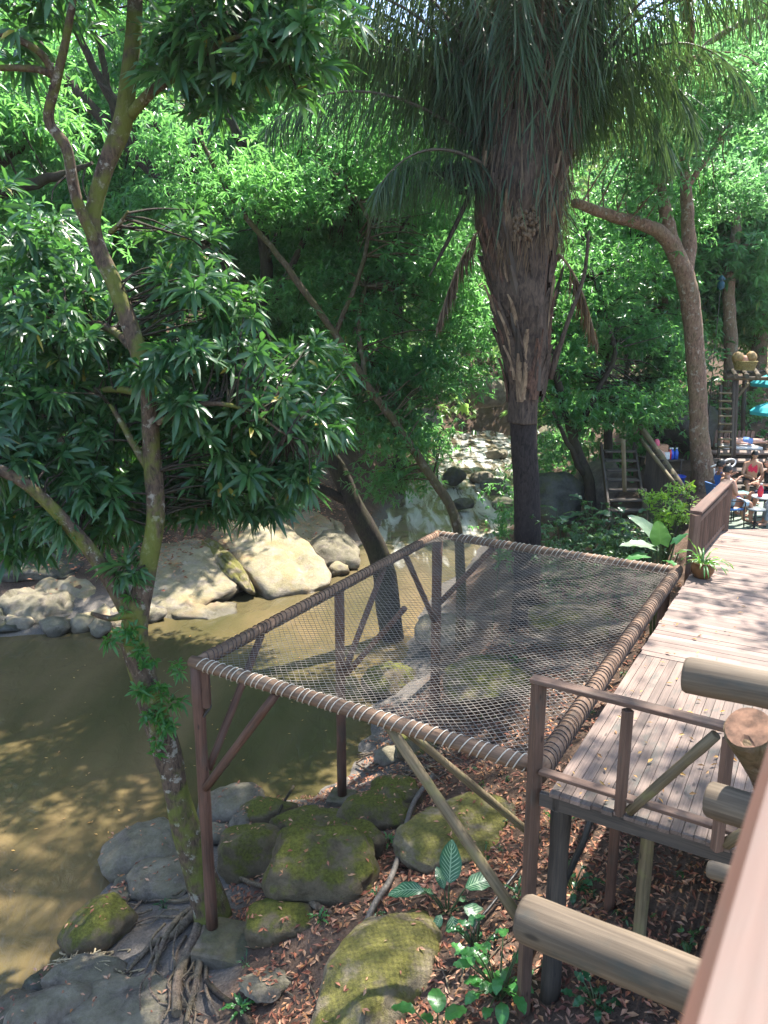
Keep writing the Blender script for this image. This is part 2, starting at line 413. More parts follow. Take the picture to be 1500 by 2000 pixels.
M['deck_far'] = wood("deck_board_far", (0.13, 0.085, 0.068), (0.28, 0.195, 0.155), (85, 1.6), .62, .22, stain=.5, knots=False)
M['railing'] = wood("railing_wood", (0.075, 0.042, 0.028), (0.19, 0.11, 0.075), (60, 1.8), .65, .15, stain=.4)
M['pole'] = wood("round_pole", (0.07, 0.052, 0.026), (0.22, 0.165, 0.095), (30, 1.2), .75, .15, moss=.5, mosscol=(0.17, 0.16, 0.055))
M['log'] = wood("log", (0.07, 0.05, 0.032), (0.19, 0.143, 0.095), (40, 1.4), .8, .1, stain=.7)
M['handrail'] = wood("handrail_wood", (0.075, 0.035, 0.024), (0.15, 0.08, 0.058), (25, .8), .55, .05, stain=.3)
M['dark_wood'] = wood("weathered_dark_wood", (0.035, 0.03, 0.026), (0.11, 0.085, 0.065), (50, 2), .8, .2)
M['rope'] = plain("pale_rope", (0.50, 0.43, 0.34), .85, var=.2)
M['rope_dark'] = plain("dark_rope", (0.10, 0.068, 0.052), .85, var=.25)
M['net'] = plain("net_cord", (0.215, 0.185, 0.155), .8, var=.15, scale=8)
M['concrete'] = rockmat("concrete", (0.10, 0.085, 0.06), (0.24, 0.20, 0.15), .45, scale=5, cracks=0)
M['rock'] = rockmat("grey_rock", (0.085, 0.072, 0.055), (0.30, 0.255, 0.20), .3, scale=2.6)
M['rock_moss'] = rockmat("mossy_rock", (0.06, 0.047, 0.028), (0.185, 0.145, 0.09), .95, (0.10, 0.105, 0.016), scale=2.8, cracks=0)
M['rock_yellow'] = rockmat("yellow_mossy_rock", (0.10, 0.08, 0.05), (0.28, 0.23, 0.15), .8, (0.13, 0.125, 0.02), scale=2.8, cracks=0)
M['rock_cream'] = rockmat("cream_rock", (0.13, 0.105, 0.075), (0.36, 0.305, 0.235), .3, (0.22, 0.20, 0.06), scale=1.2, stain=.45, cracks=0)
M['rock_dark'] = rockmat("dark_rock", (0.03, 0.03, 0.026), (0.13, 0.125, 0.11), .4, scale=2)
M['bark'] = barkmat("mango_bark", (0.03, 0.021, 0.016), (0.14, 0.095, 0.065), .75, (0.12, 0.14, 0.022), .5)
M['bark_dark'] = barkmat("dark_bark", (0.015, 0.012, 0.01), (0.06, 0.045, 0.035), .25, (0.05, 0.06, 0.02))
M['bark_brown'] = barkmat("brown_bark", (0.07, 0.045, 0.03), (0.21, 0.14, 0.095), .35, (0.11, 0.10, 0.03), .3)
M['bark_red'] = barkmat("reddish_bark", (0.075, 0.048, 0.034), (0.27, 0.165, 0.115), .25, (0.14, 0.13, 0.06), .5)
M['bark_olive'] = barkmat("olive_bark", (0.035, 0.026, 0.017), (0.12, 0.085, 0.05), .4, (0.07, 0.075, 0.02), .25)
M['root'] = barkmat("root_bark", (0.06, 0.043, 0.032), (0.24, 0.18, 0.13), .12, scale=12)
M['palm_trunk'] = barkmat("palm_trunk_dark", (0.012, 0.010, 0.010), (0.05, 0.038, 0.034), .0)
M['palm_fibre'] = barkmat("palm_fibre", (0.024, 0.018, 0.015), (0.125, 0.088, 0.066), .0, scale=6)
M['palm_straw'] = barkmat("palm_straw", (0.10, 0.06, 0.04), (0.34, 0.24, 0.15), .0, scale=6)
M['pipe'] = plain("black_pipe", (0.03, 0.028, 0.027), .45, var=.3)
M['pipe_grey'] = plain("grey_pipe", (0.12, 0.105, 0.09), .6, var=.3)

# ------------------------------------------------------------------ the setting: terrain, river
CP = [
 # near bank
 (-5.2, 8.65, -4.85), (-4.9, 10.2, -4.85), (-4.75, 11.3, -4.9), (-3.7, 13.0, -4.85), (-2.5, 13.6, -4.85), (-1.3, 14.4, -4.85), (-0.9, 16.0, -4.8), (-0.2, 19.0, -4.8),
 (1.0, 23.0, -4.8), (2.8, 28.0, -4.75), (1.2, 18.5, -4.2), (2.2, 21, -4.0), (5.4, 34.0, -4.6), (8.0, 42, -4.2), (10.5, 52, -3.7),
 (-4.1, 8.0, -4.45), (-3.0, 8.4, -4.3), (-2.5, 9.3, -4.25), (-3.4, 10.6, -4.5), (-1.8, 11.5, -4.35), (-0.77, 12.5, -4.15), (-1.0, 10.0, -3.75), (0.8, 8.7, -3.25), (-0.2, 8.0, -3.55),
 (1.5, 6.75, -2.65), (2.8, 7.4, -2.4), (1.0, 11.2, -3.6), (2.2, 13.0, -3.5), (1.1, 15.8, -4.1), (2.4, 17.5, -3.3), (0, 5.5, -2.9), (-2.5, 6.5, -4.0), (-4, 5.5, -4.6), (-1, 3, -2.8), (2.5, 3, -1.9),
 (5, 8.0, -1.7), (4, 10.5, -2.4), (7.5, 10, -1.2), (3.2, 16.2, -2.1), (4.4, 15.0, -2.2), (4.8, 17.2, -1.5), (4.0, 19, -2.0), (6.0, 16.6, -1.1), (7.2, 17.5, -0.6), (6.3, 20.5, -0.7), (9, 18, -0.45), (13, 19, -0.4), (9, 24, -0.4), (13, 25, -0.1),
 (5.0, 23.5, -1.9), (6.0, 28, -2.2), (9, 29, -0.2), (14, 32, 1.5), (9.5, 37, -1.2), (12, 44, -0.5), (20, 40, 4.5), (14, 58, 2), (25, 25, 2.5), (32, 45, 10), (30, 70, 15), (12, 80, 9), (20, 12, 0.5), (14, 2, -0.5), (30, 0, 2),
 # river bed
 (-8, 6.5, -5.6), (-6.5, 12, -5.7), (-7.5, 17, -5.6), (-3.5, 17.5, -5.7), (-3.0, 21.5, -5.6), (-1.0, 25.3, -5.5), (1.6, 30, -5.3), (3.7, 37, -5.0), (4.8, 46, -4.9), (6.6, 52, -4.6), (8.2, 60, -4.2),
 (-14, 8, -5.5), (-12, 15, -5.5),
 # far bank
 (-11.4, 21.6, -4.7), (-8.6, 22.3, -4.7), (-6.6, 23.2, -4.75), (-4.8, 25.8, -4.75), (-3.6, 27.6, -4.7), (-1.5, 29.8, -4.6), (-0.2, 35, -4.4), (1.5, 44, -4.0), (3.6, 54, -3.6),
 (-11, 25.5, -3.6), (-7.5, 27.5, -3.5), (-4.3, 31, -3.3), (-1.5, 34.5, -3.2), (-0.6, 38.5, -3.4), (-17, 22, -4), (-12, 31, -0.5), (-6, 36, 0.5), (-4, 43, 1.5), (-1.5, 56, 2.0), (-18, 40, 7), (-8, 52, 10), (0, 70, 13), (6, 80, 11), (-25, 25, 3), (-40, 40, 16), (-25, 75, 26), (0, 110, 26), (40, 110, 30), (-40, 0, -2), (-45, 110, 40), (60, 60, 24),
]
_cp = np.array(CP); _c2 = _cp[:, :2] / 10
def _tk(r2): return np.where(r2 > 1e-12, r2 * np.log(np.maximum(r2, 1e-12)) * .5, 0)
_n = len(_cp)
_K = _tk(((_c2[:, None] - _c2[None]) ** 2).sum(-1)) + np.eye(_n) * 0.004
_Pm = np.concatenate([np.ones((_n, 1)), _c2], 1)
_A = np.block([[_K, _Pm], [_Pm.T, np.zeros((3, 3))]])
_w = np.linalg.solve(_A, np.concatenate([_cp[:, 2], np.zeros(3)]))
def G(x, y):
    """height of the ground"""
    x = np.asarray(x, float); y = np.asarray(y, float); q = np.stack([x.ravel(), y.ravel()], 1) / 10
    out = np.empty(len(q))
    for i in range(0, len(q), 20000):
        b = q[i:i + 20000]
        out[i:i + 20000] = _tk(((b[:, None] - _c2[None]) ** 2).sum(-1)) @ _w[:_n] + _w[_n] + b @ _w[_n + 1:]
    return out.reshape(x.shape)
def gz(x, y): return float(G(np.array([x]), np.array([y]))[0])
def water_z(y):
    y = np.asarray(y, float)
    return -4.7 + np.where(y > 27, (y - 27) * 0.036, 0)
def ground_at(px, py, lift=0.0):
    """where the photograph's ray through a pixel meets the ground"""
    d = ray(px, py); o = np.array([0, 0, CAM_H])
    t = np.arange(2.0, 90, 0.04); p = o + d * t[:, None]
    h = G(p[:, 0], p[:, 1]) + lift; k = np.argmax(p[:, 2] < h)
    return Vector(p[k])

def grid_mesh(name, xs, ys, zf):
    X, Y = np.meshgrid(xs, ys); Z = zf(X, Y)
    v = np.stack([X, Y, Z], -1).reshape(-1, 3); nx = len(xs); ny = len(ys)
    i = (np.arange(ny - 1)[:, None] * nx + np.arange(nx - 1)[None]).ravel()
    t = np.concatenate([np.stack([i, i + 1, i + nx + 1], 1), np.stack([i, i + nx + 1, i + nx], 1)])
    return np_mesh(name, v, t)
def vnoise(x, y, s, seed=0):
    """cheap smooth value noise, vectorised"""
    x = x * s + seed * 17.3; y = y * s + seed * 5.7
    xi = np.floor(x).astype(int); yi = np.floor(y).astype(int); fx = x - xi; fy = y - yi
    fx = fx * fx * (3 - 2 * fx); fy = fy * fy * (3 - 2 * fy)
    def h(a, b): return np.modf(np.abs(np.sin(a * 127.1 + b * 311.7 + seed) * 43758.5453))[0]
    return (h(xi, yi) * (1 - fx) + h(xi + 1, yi) * fx) * (1 - fy) + (h(xi, yi + 1) * (1 - fx) + h(xi + 1, yi + 1) * fx) * fy
def GZ(x, y):
    return G(x, y) + (vnoise(x, y, .9) - .5) * .22 + (vnoise(x, y, 2.6, 3) - .5) * .10 + (vnoise(x, y, 7, 5) - .5) * .03

def ground_material():
    m, n, l, b = newmat("forest_floor")
    ge = n.new("ShaderNodeNewGeometry"); pos = ge.outputs["Position"]
    a = noise(n, l, pos, 1.1, 7, .65, .5); f = noise(n, l, pos, 26, 4, .7)
    col = ramp_out(n, l, a.outputs[0], [(0.3, (0.045, 0.032, 0.024)), (0.5, (0.10, 0.065, 0.046)), (0.72, (0.17, 0.115, 0.085))])
    col = mixc(n, l, 1.0, col, ramp_out(n, l, f.outputs[0], [(.3, (.5,) * 3), (.7, (1.4,) * 3)]), 'MULTIPLY')
    sx = n.new("ShaderNodeSeparateXYZ"); l.new(pos, sx.inputs[0])
    wob = math_(n, l, 'ADD', sx.outputs[2], math_(n, l, 'MULTIPLY', a.outputs[0], .5))
    wet = sss(wob, -3.75, -4.1, n, l)                       # grey sand by the water
    col = mixc(n, l, math_(n, l, 'MULTIPLY', wet, .9), col, ramp_out(n, l, f.outputs[0], [(.3, (0.09, 0.08, 0.068)), (.7, (0.19, 0.17, 0.15))]))
    l.new(col, b.inputs["Base Color"]); b.inputs["Roughness"].default_value = .95; b.inputs["Specular IOR Level"].default_value = .15
    h = math_(n, l, 'ADD', a.outputs[0], math_(n, l, 'MULTIPLY', f.outputs[0], .3)); bump(n, l, h, .7, .08, b)
    return m
M['ground'] = ground_material()
def sp(segs): return np.unique(np.concatenate([np.arange(a, b, s) for a, b, s in segs]))
gx = sp([(-60, -12, 1.6), (-12, -6, .4), (-6, 5, .11), (5, 12, .3), (12, 66, 1.6)])
gy = sp([(-12, 2, 1.5), (2, 14, .11), (14, 24, .2), (24, 40, .5), (40, 125, 2.2)])
tag(link("ground", grid_mesh("ground", gx, gy, GZ), M['ground']), kind='structure')

def water_material():
    m, n, l, b = newmat("muddy_water")
    ge = n.new("ShaderNodeNewGeometry"); pos = ge.outputs["Position"]
    sx = n.new("ShaderNodeSeparateXYZ"); l.new(pos, sx.inputs[0])
    silt = noise(n, l, mapping(n, l, pos, (.35, .12, 1)), 1.0, 4, .5, .4)
    col = ramp_out(n, l, silt.outputs[0], [(.3, (0.060, 0.054, 0.022)), (.5, (0.105, 0.080, 0.036)), (.75, (0.20, 0.135, 0.068))])
    r1 = noise(n, l, mapping(n, l, pos, (2.2, 1.0, 1)), 1.6, 5, .6, .8)
    r2 = noise(n, l, mapping(n, l, pos, (2.0, .8, 1)), 7, 4, .6, .6)
    # white water grows upstream, where the river runs fast between the rocks
    fo = noise(n, l, mapping(n, l, pos, (1.5, .22, 1)), 1.3, 6, .60, .6)
    up = sss(sx.outputs[1], 19, 37, n, l)
    th = math_(n, l, 'SUBTRACT', .80, math_(n, l, 'MULTIPLY', up, .37))
    ff = math_(n, l, 'MULTIPLY', math_(n, l, 'SUBTRACT', fo.outputs[0], th), 4.0, True)
    col = mixc(n, l, math_(n, l, 'MULTIPLY', up, .5), col, (0.12, 0.11, 0.08))
    col = mixc(n, l, ff, col, (0.62, 0.62, 0.58))
    l.new(col, b.inputs["Base Color"])
    l.new(math_(n, l, 'ADD', .11, math_(n, l, 'MULTIPLY', ff, .5)), b.inputs["Roughness"])
    b.inputs["IOR"].default_value = 1.33
    h = math_(n, l, 'ADD', r1.outputs[0], math_(n, l, 'MULTIPLY', r2.outputs[0], .10)); bump(n, l, h, .30, .11, b)
    return m
M['water'] = water_material()
def WZ(x, y):
    a = .015 + .06 * np.clip((y - 17) / 14, 0, 1)
    return water_z(y) + a * ((vnoise(x, y * .5, 1.6, 2) - .5) * 2 + (vnoise(x, y * .6, 4.1, 4) - .5))
wx = sp([(-60, -9, 1.5), (-9, 9, .14), (9, 20, .8)]); wy = sp([(-12, 6, 1), (6, 34, .16), (34, 75, .5)])
tag(link("river", grid_mesh("river", wx, wy, WZ), M['water']), kind='structure')

# ------------------------------------------------------------------ rocks
_ico = {}
def ico(sub):
    if sub not in _ico:
        bm = bmesh.new(); bmesh.ops.create_icosphere(bm, subdivisions=sub, radius=1)
        bm.verts.ensure_lookup_table()
        _ico[sub] = (np.array([v.co[:] for v in bm.verts]), np.array([[v.index for v in f.verts] for f in bm.faces])); bm.free()
    return _ico[sub]
def rock_mesh(name, r, seed, facets=12, round_=0.12, sub=4, rough=1.0, rz=0.0, tilt=0.0, box=2.6, strata=0):
    g = np.random.default_rng(seed); v, t = ico(sub)
    nb_ = (np.abs(v) ** box).sum(1) ** (-1 / box)
    pn = unit(g.normal(size=(facets, 3)) * np.array([1, 1, .8])); ph = 0.70 + .34 * g.random(facets)
    q = v * nb_[:, None]
    dots = q @ pn.T
    k = np.min(np.where(dots > .1, ph / np.maximum(dots, .1), 9), axis=1); k = np.minimum(k, 1.0)
    k = k * (1 - round_) + round_ * np.minimum(1.0, .95 / np.linalg.norm(q, axis=1))
    sc_ = Vector((r[0], r[1], r[2])); m_ = max(r); off = Vector((seed * 3.1, seed * 1.7, 0))
    P3 = q * np.array(r)
    nz = np.array([mnoise.fractal(Vector(p) * (1.5 / m_) + off, .9, 2.1, 6) for p in P3])
    nr_ = np.array([mnoise.ridged_multi_fractal(Vector(p) * (2.3 / m_) + off, .9, 2.0, 4, .9, 2.0) for p in P3]) - .9
    nf_ = np.array([mnoise.fractal(Vector(p) * (7.0 / m_) + off, .8, 2.1, 4) for p in P3])
    q = P3 * (k * (1 + .085 * rough * nz - .05 * rough * nr_ + .016 * rough * nf_))[:, None]
    if strata:
        gp_ = g.uniform(-.75, .75, strata); sl = g.uniform(-.25, .25, strata)
        wv = np.array([mnoise.noise(Vector(p) * (2.2 / m_) + off) for p in P3]) * .10
        for a_, b_ in zip(gp_, sl):
            dgr = np.abs(q[:, 0] / r[0] + wv - a_ - b_ * q[:, 1] / r[1]); q[:, 2] -= np.where(q[:, 2] > 0, 1, 0) * r[2] * .5 * np.clip(1 - dgr / .05, 0, 1)
            q[:, 2] -= np.where(q[:, 0] / r[0] + wv > a_ + b_ * q[:, 1] / r[1], r[2] * .13, 0) * (q[:, 2] > 0)
    c, s = math.cos(rz), math.sin(rz); q = np.stack([q[:, 0] * c - q[:, 1] * s, q[:, 0] * s + q[:, 1] * c, q[:, 2]], 1)
    ct, st = math.cos(tilt), math.sin(tilt); q = np.stack([q[:, 0], q[:, 1] * ct - q[:, 2] * st, q[:, 1] * st + q[:, 2] * ct], 1)
    return np_mesh(name, q, t)
_rs = [100]; ROCKTOPS = []
def boulder(px, py, wpx, mat, label, dep=.8, hgt=.6, rz=0.0, tilt=0.0, sink=.3, z=None, Y=None, name='boulder', facets=12, round_=.06, rough=1.25, group=None, cat='boulder', box=2.7, sub=None, strata=0):
    """a rock whose middle the photograph shows at px, py, wpx wide; tilt leans its top towards the camera"""
    _rs[0] += 1
    if sub is None: sub = 5 if wpx > 205 else 4
    p = atz(px, py, z) if z is not None else (atY(px, py, Y) if Y is not None else ground_at(px, py))
    rx = wpx * .90 / 2 / FPX * math.sqrt(p.x ** 2 + p.y ** 2 + (p.z - CAM_H) ** 2)
    r = (rx, rx * dep, rx * hgt)
    if z is None and Y is None: p = ground_at(px, py, r[2] * (1 - 2 * sink))
    o = link(name, rock_mesh(name, r, _rs[0], facets, round_, sub, rough, R(rz), R(tilt), box, strata), M[mat], None, p)
    if p.y < 14 and p.z < 0:
        nn_ = np.empty(len(o.data.vertices) * 3); o.data.vertices.foreach_get('normal', nn_); co = np.empty_like(nn_); o.data.vertices.foreach_get('co', co)
        ROCKTOPS.append(co.reshape(-1, 3)[nn_.reshape(-1, 3)[:, 2] > .72][::(16 if sub == 5 else 4)] + np.array(p))
    return tag(o, label, cat, group)
BK = 'boulders on the near bank'
boulder(300, 1665, 190, 'rock', 'broad flat grey boulder at the water left of the leaning trunk', .75, .42, 20, 0, .2, group=BK, facets=7)
boulder(236, 1668, 58, 'rock', 'small grey stone on the waterside next to the broad flat grey boulder', 1.0, .8, 40, group=BK)
boulder(262, 1622, 52, 'rock', 'small rounded grey stone above another at the river edge', .9, .7, 10, group=BK)
boulder(330, 1712, 150, 'rock', 'low grey slab between flat boulder and leaning trunk roots', .8, .35, -10, group=BK)
boulder(245, 1745, 70, 'rock', 'small pale stone half in the water beside the roots', .7, .5, 25, group=BK)
boulder(275, 1725, 90, 'rock', 'low grey stone at the water edge above the mossy round boulder', .6, .4, 15, group=BK)
boulder(455, 1580, 130, 'rock', 'big grey river boulder right of the brown corner post', .8, .7, 15, group=BK, facets=8)
boulder(478, 1612, 80, 'rock', 'upright grey stone in front of the grey river boulder', .6, .8, 60, group=BK)
boulder(425, 1630, 60, 'rock', 'small grey stone tucked beside the corner post', .8, .7, group=BK)
boulder(525, 1592, 115, 'rock_moss', 'moss covered boulder beside the dark root crack', .8, .6, 10, group=BK)
boulder(492, 1672, 130, 'rock_moss', 'tall dark green mossy boulder behind the corner post', .75, .85, 5, group=BK, facets=8)
boulder(625, 1700, 215, 'rock_moss', 'largest mossy boulder with rounded face above the red leaf litter', .72, .68, 5, group=BK, facets=8)
boulder(700, 1650, 120, 'rock_moss', 'mossy boulder split from the largest one by a crack', .8, .75, 0, group=BK)
boulder(610, 1622, 190, 'rock_moss', 'flat mossy ledge behind the largest mossy boulder', .6, .32, -5, group=BK)
boulder(545, 1805, 140, 'rock_moss', 'low rounded mossy stone in front of the fallen branch', .8, .55, -15, group=BK, facets=14, round_=.4)
boulder(195, 1815, 135, 'rock_moss', 'rounded grey green boulder standing at the water edge', .8, .75, 30, group=BK, facets=14, round_=.3)
boulder(885, 1640, 235, 'rock_yellow', 'yellow green mossy slab beneath the round braces', .75, .3, 15, group=BK)
boulder(770, 1555, 130, 'rock_moss', 'dark mossy stone behind the footing of the middle post', .7, .55, 5, group=BK)
boulder(735, 1585, 180, 'rock_moss', 'low brownish mossy ledge by the middle footing', .6, .3, -5, group=BK)
boulder(765, 1478, 75, 'rock', 'pale grey stone among the roots under the net', .7, .5, 10, group=BK)
boulder(935, 1590, 150, 'rock_yellow', 'yellowish stone under the net beside the deck posts', .7, .4, -10, group=BK)
boulder(100, 1990, 150, 'rock', 'pale tan cracked boulder at the lower edge by the river', .7, .5, 35, group=BK)
boulder(45, 1985, 120, 'rock', 'flat brown stone at the water in the bottom corner', .9, .3, 10, group=BK)
boulder(85, 1925, 80, 'rock_dark', 'small dark wet stone beside the tangle of dry roots', .8, .5, 10, group=BK)
boulder(235, 1990, 210, 'rock', 'smooth grey rock at the bottom beside the exposed roots', .9, .13, 0, group=BK, facets=14, round_=.3)
boulder(520, 1925, 100, 'rock', 'grey stone block beneath the corner footing', .8, .2, 0, group=BK)
boulder(728, 1925, 185, 'rock_yellow', 'huge mossy boulder at the bottom edge in the foreground', 2.0, .62, -30, 0, .3, group=BK, facets=10, round_=.15, sub=5)
boulder(820, 1460, 100, 'rock_moss', 'mossy stone in the shade below the net', .8, .5, 0, group=BK)
# seen through the net
boulder(960, 1330, 210, 'rock_moss', 'broad mossy rock seen through the middle of the net', .8, .4, 20, group=BK)
boulder(1120, 1220, 190, 'rock_moss', 'mossy rock seen through the far half of the net', .8, .45, 0, group=BK)
boulder(880, 1230, 140, 'rock', 'grey rock seen through the net near the riverside rail', .8, .5, 10, group=BK)
boulder(760, 1330, 120, 'rock_moss', 'mossy stone at the river seen through the net', .8, .5, 30, group=BK)
# river bank on the right, near the stairs
boulder(1085, 975, 130, 'rock_dark', 'large dark boulder right of the palm trunk', .9, .85, 10, Y=22, group=BK, sink=.3)
boulder(1172, 950, 110, 'rock', 'grey green boulder left of the far wooden stairs', .9, 1.0, 30, Y=22.5, group=BK, sink=.3)
boulder(965, 950, 60, 'rock_dark', 'dark stone in the white water left of the palm trunk', .9, .6, 0, Y=36, sink=.4)
boulder(985, 985, 50, 'rock_dark', 'small black stone at the water by the palm trunk', .9, .6, 0, Y=33, sink=.4)
boulder(905, 985, 46, 'rock_dark', 'dark wet stone in the rapids beyond the far net corner', .9, .6, 0, Y=36.5, sink=.4)
boulder(940, 935, 50, 'rock', 'grey stone splitting the white water left of the palm', .9, .6, 20, Y=43, sink=.4)
boulder(890, 930, 56, 'rock_dark', 'dark stone at the foliage edge of the rapids', .9, .7, 50, Y=42, sink=.4)
boulder(970, 890, 52, 'rock', 'grey stone farthest up the white rapids', .9, .6, 70, Y=50, sink=.4)
boulder(1330, 830, 160, 'rock_dark', 'big shadowed boulder behind the tree by the patio', .9, .8, 0, Y=27, sink=.3)
boulder(1075, 850, 70, 'rock', 'grey river stone upstream right of the palm', .9, .6, 0, Y=48, sink=.4)
# far bank
FB = 'rocks on the far bank'
def slab(px, py, Y, wpx, label, mat='rock_cream', dep=1.4, hgt=.3, rz=0, tilt=18, facets=9, box=5, rough=1.2, sub=None, round_=.02, strata=3):
    return boulder(px, py, wpx, mat, label, dep, hgt, rz, tilt, Y=Y, group=FB, facets=facets, round_=round_, box=box, rough=rough, sub=sub, strata=strata)
slab(350, 1138, 25.3, 200, 'smooth cream sloping slab on the far bank right of the leaning trunk', dep=1.5, hgt=.22, rz=28, tilt=17, facets=6)
slab(440, 1102, 26.4, 52, 'long wedge shaped yellow grey ridge rock between two pale slabs', 'rock_yellow', 4.6, .8, 36, 20, 5)
slab(520, 1090, 27.6, 190, 'big pale slab with dry leaves sloping into the rapids', dep=1.7, hgt=.24, rz=32, tilt=17, facets=6)
slab(575, 1115, 27.3, 62, 'pointed grey stone at the rapids edge', 'rock', 1.3, .9, 30, 10, 8, 3.5)
slab(640, 1080, 29.0, 140, 'grey slab next to the white water under the dark leaning tree', 'rock', 1.2, .4, 25, 14, 9, 4)
slab(610, 1045, 30.5, 170, 'pale boulder behind the dark leaning tree', dep=1.2, hgt=.25, rz=10, tilt=14)
slab(640, 950, 36, 90, 'small sunlit rock above the far slabs', dep=.9, hgt=.6)
slab(400, 1190, 23.8, 130, 'low orange stained rock at the foot of the smooth slab', dep=.8, hgt=.2, rz=10, tilt=5)
slab(150, 1175, 24.2, 190, 'cracked pale rock on the far bank left of the trunk fork', dep=1.0, hgt=.42, rz=10, tilt=14, facets=12, box=4, rough=1.6)
slab(70, 1195, 23.0, 150, 'jagged dark grey rock at the far waterline', 'rock', .9, .5, -10, 8, 14, 4, 1.8)
slab(225, 1205, 23.2, 130, 'low broken pale rock at the far waterline', dep=.9, hgt=.4, rz=15, tilt=10, facets=14, box=4, rough=1.6)
slab(15, 1215, 22.4, 100, 'black shaded rock at the far waterline by the frame edge', 'rock_dark', .9, .6, 20, 0, 12, 3.5)
slab(50, 1095, 26, 250, 'large dark boulder overhanging the far bank', 'rock_dark', .9, .3, -15, 5, 9, 3)
slab(265, 1120, 26.4, 150, 'pale rock behind the forked trunk', dep=1.2, hgt=.45, rz=20, tilt=18)
slab(330, 1040, 29.5, 220, 'sunlit rock under the hanging mango leaves', dep=1.1, hgt=.35, rz=15, tilt=18)
slab(470, 1030, 30.5, 200, 'leaf strewn pale rock above the big slab', dep=1.2, hgt=.35, rz=25, tilt=16)
boulder(820, 830, 90, 'rock', 'grey boulder half hidden by leaves left of the palm', .9, .8, 10, group=FB, Y=40)
boulder(950, 770, 80, 'rock', 'round grey boulder high up the river bank', .9, .9, 10, group=FB, Y=48)
for i, (x, y, w_) in enumerate(((40, 1215, 60), (110, 1222, 70), (165, 1215, 60), (200, 1225, 55), (265, 1212, 60), (300, 1200, 50), (95, 1180, 60), (230, 1165, 60), (520, 1140, 46), (600, 1135, 40), (660, 1112, 50), (180, 1130, 70))):
    boulder(x, y, w_, ('rock_cream', 'rock')[i % 2], 'jagged rock fragment along the far waterline', .9, .5, i * 40, 8, Y=atz(x, y, -4.5).y, group='rock fragments along the far waterline', facets=14, round_=.0, rough=1.8, box=3.5, sub=3)

# ------------------------------------------------------------------ net platform
e1 = Vector((math.cos(R(60.3)), math.sin(R(60.3)), 0)); 
FL, BL, BR, FR = V(-2.43, 9.29, 0), V(1.14, 15.81, 0), V(5.27, 13.22, 0), V(1.51, 6.85, 0)
NETR = thing("net_platform", (1.4, 11.3, -4.2), 'large rope net lounging platform on log frame beside the deck', 'net platform')
RR = .082
def rail_part(a, b, wrapmat, pitch, r=RR, lean=1, over=(0.0, 0.0), bow=0.0, label=None):
    d = (b - a).normalized(); A = a - d * over[0]; B = b + d * over[1]
    pts = []; rad = []
    for i in range(15):
        t = i / 14; pts.append(A.lerp(B, t) + V(0, 0, bow * math.sin(math.pi * t))); rad.append(r * (1 + .05 * math.sin(i * 2.1)))
    o = MB().tube(pts, rad, 16, True, .05, random.random() * 9).build("rail", M['rail'], NETR)
    if label: o["label"] = label
    # one cord wound round and round the rail
    L = (b - a).length; turns = int(L / pitch); n = turns * 14
    x = d.cross(V(0, 0, 1)).normalized(); z = V(0, 0, 1); q = []
    for i in range(n + 1):
        t = i / n; th = 2 * math.pi * turns * t
        tt = 0.015 + .97 * (t + .6 * math.sin(th) * pitch / L * lean * .5 + .18 * pitch / L * math.sin(turns * t * 1.7))
        q.append(a.lerp(b, tt) + V(0, 0, bow * math.sin(math.pi * tt)) + (x * math.cos(th) + z * math.sin(th)) * (r * 1.045 + .004))
    w = MB().tube(q, .0075, 4, False).build("rope_wrap", wrapmat, o)
    return o
rail_part(FL, FR, M['rope'], .105, over=(.1, -.06), label='front rail wound with pale cord')
rail_part(FL, BL, M['rope_dark'], .1, over=(-.04, .05))
rail_part(BL, BR, M['rope'], .11, over=(.06, .05))
rail_part(FR + V(.05, -.03, 0) - (BR - FR).normalized() * .1, BR, M['rope_dark'], .095, r=.098, over=(.05, .12), bow=.05, label='thick rail beside the deck tightly wound with dark cord')
# net of diagonal cords
L1 = (FR - FL).length; L2 = (BL - FL).length
def netp(s, t):
    a = FL.lerp(FR, s / L1); b = BL.lerp(BR, s / L1); p = a.lerp(b, t / L2)
    sag = .16 * (math.sin(math.pi * s / L1) ** .8) * (math.sin(math.pi * t / L2) ** .7)
    sag += .05 * mnoise.noise(Vector((s * 1.3, t * 1.3, 0)))
    return p - V(0, 0, sag + .0)
nb = MB(); step = .103; ins = .0
def clipseg(c, sg):
    """points of the line t = sg*s + c inside the frame"""
    ss = sorted([max(0.02, min(L1 - .02, (x - c) / sg)) for x in (0.02, L2 - .02)])
    return ss
c = -L1 + .05
for sg in (1, -1):
    c0, c1 = (-L1, L2) if sg == 1 else (0, L1 + L2)
    c = c0 + step * .5
    while c < c1:
        s0, s1 = clipseg(c, sg)
        if s1 - s0 > .06:
            m_ = max(2, int((s1 - s0) / .12))
            pts = []
            for i in range(m_ + 1):
                s_ = s0 + (s1 - s0) * i / m_
                wv = .008 * math.sin(s_ * 61 * (1 if sg > 0 else -1) + c * 40)
                pts.append(netp(max(0, min(L1, s_ + wv)), max(0, min(L2, sg * s_ + c))) + V(0, 0, .003 * sg))
            nb.tube(pts, .0037, 3, False)
        c += step
net = nb.build("net", M['net'], NETR); tag(net, 'pale rope netting in small diamonds', kind='stuff')
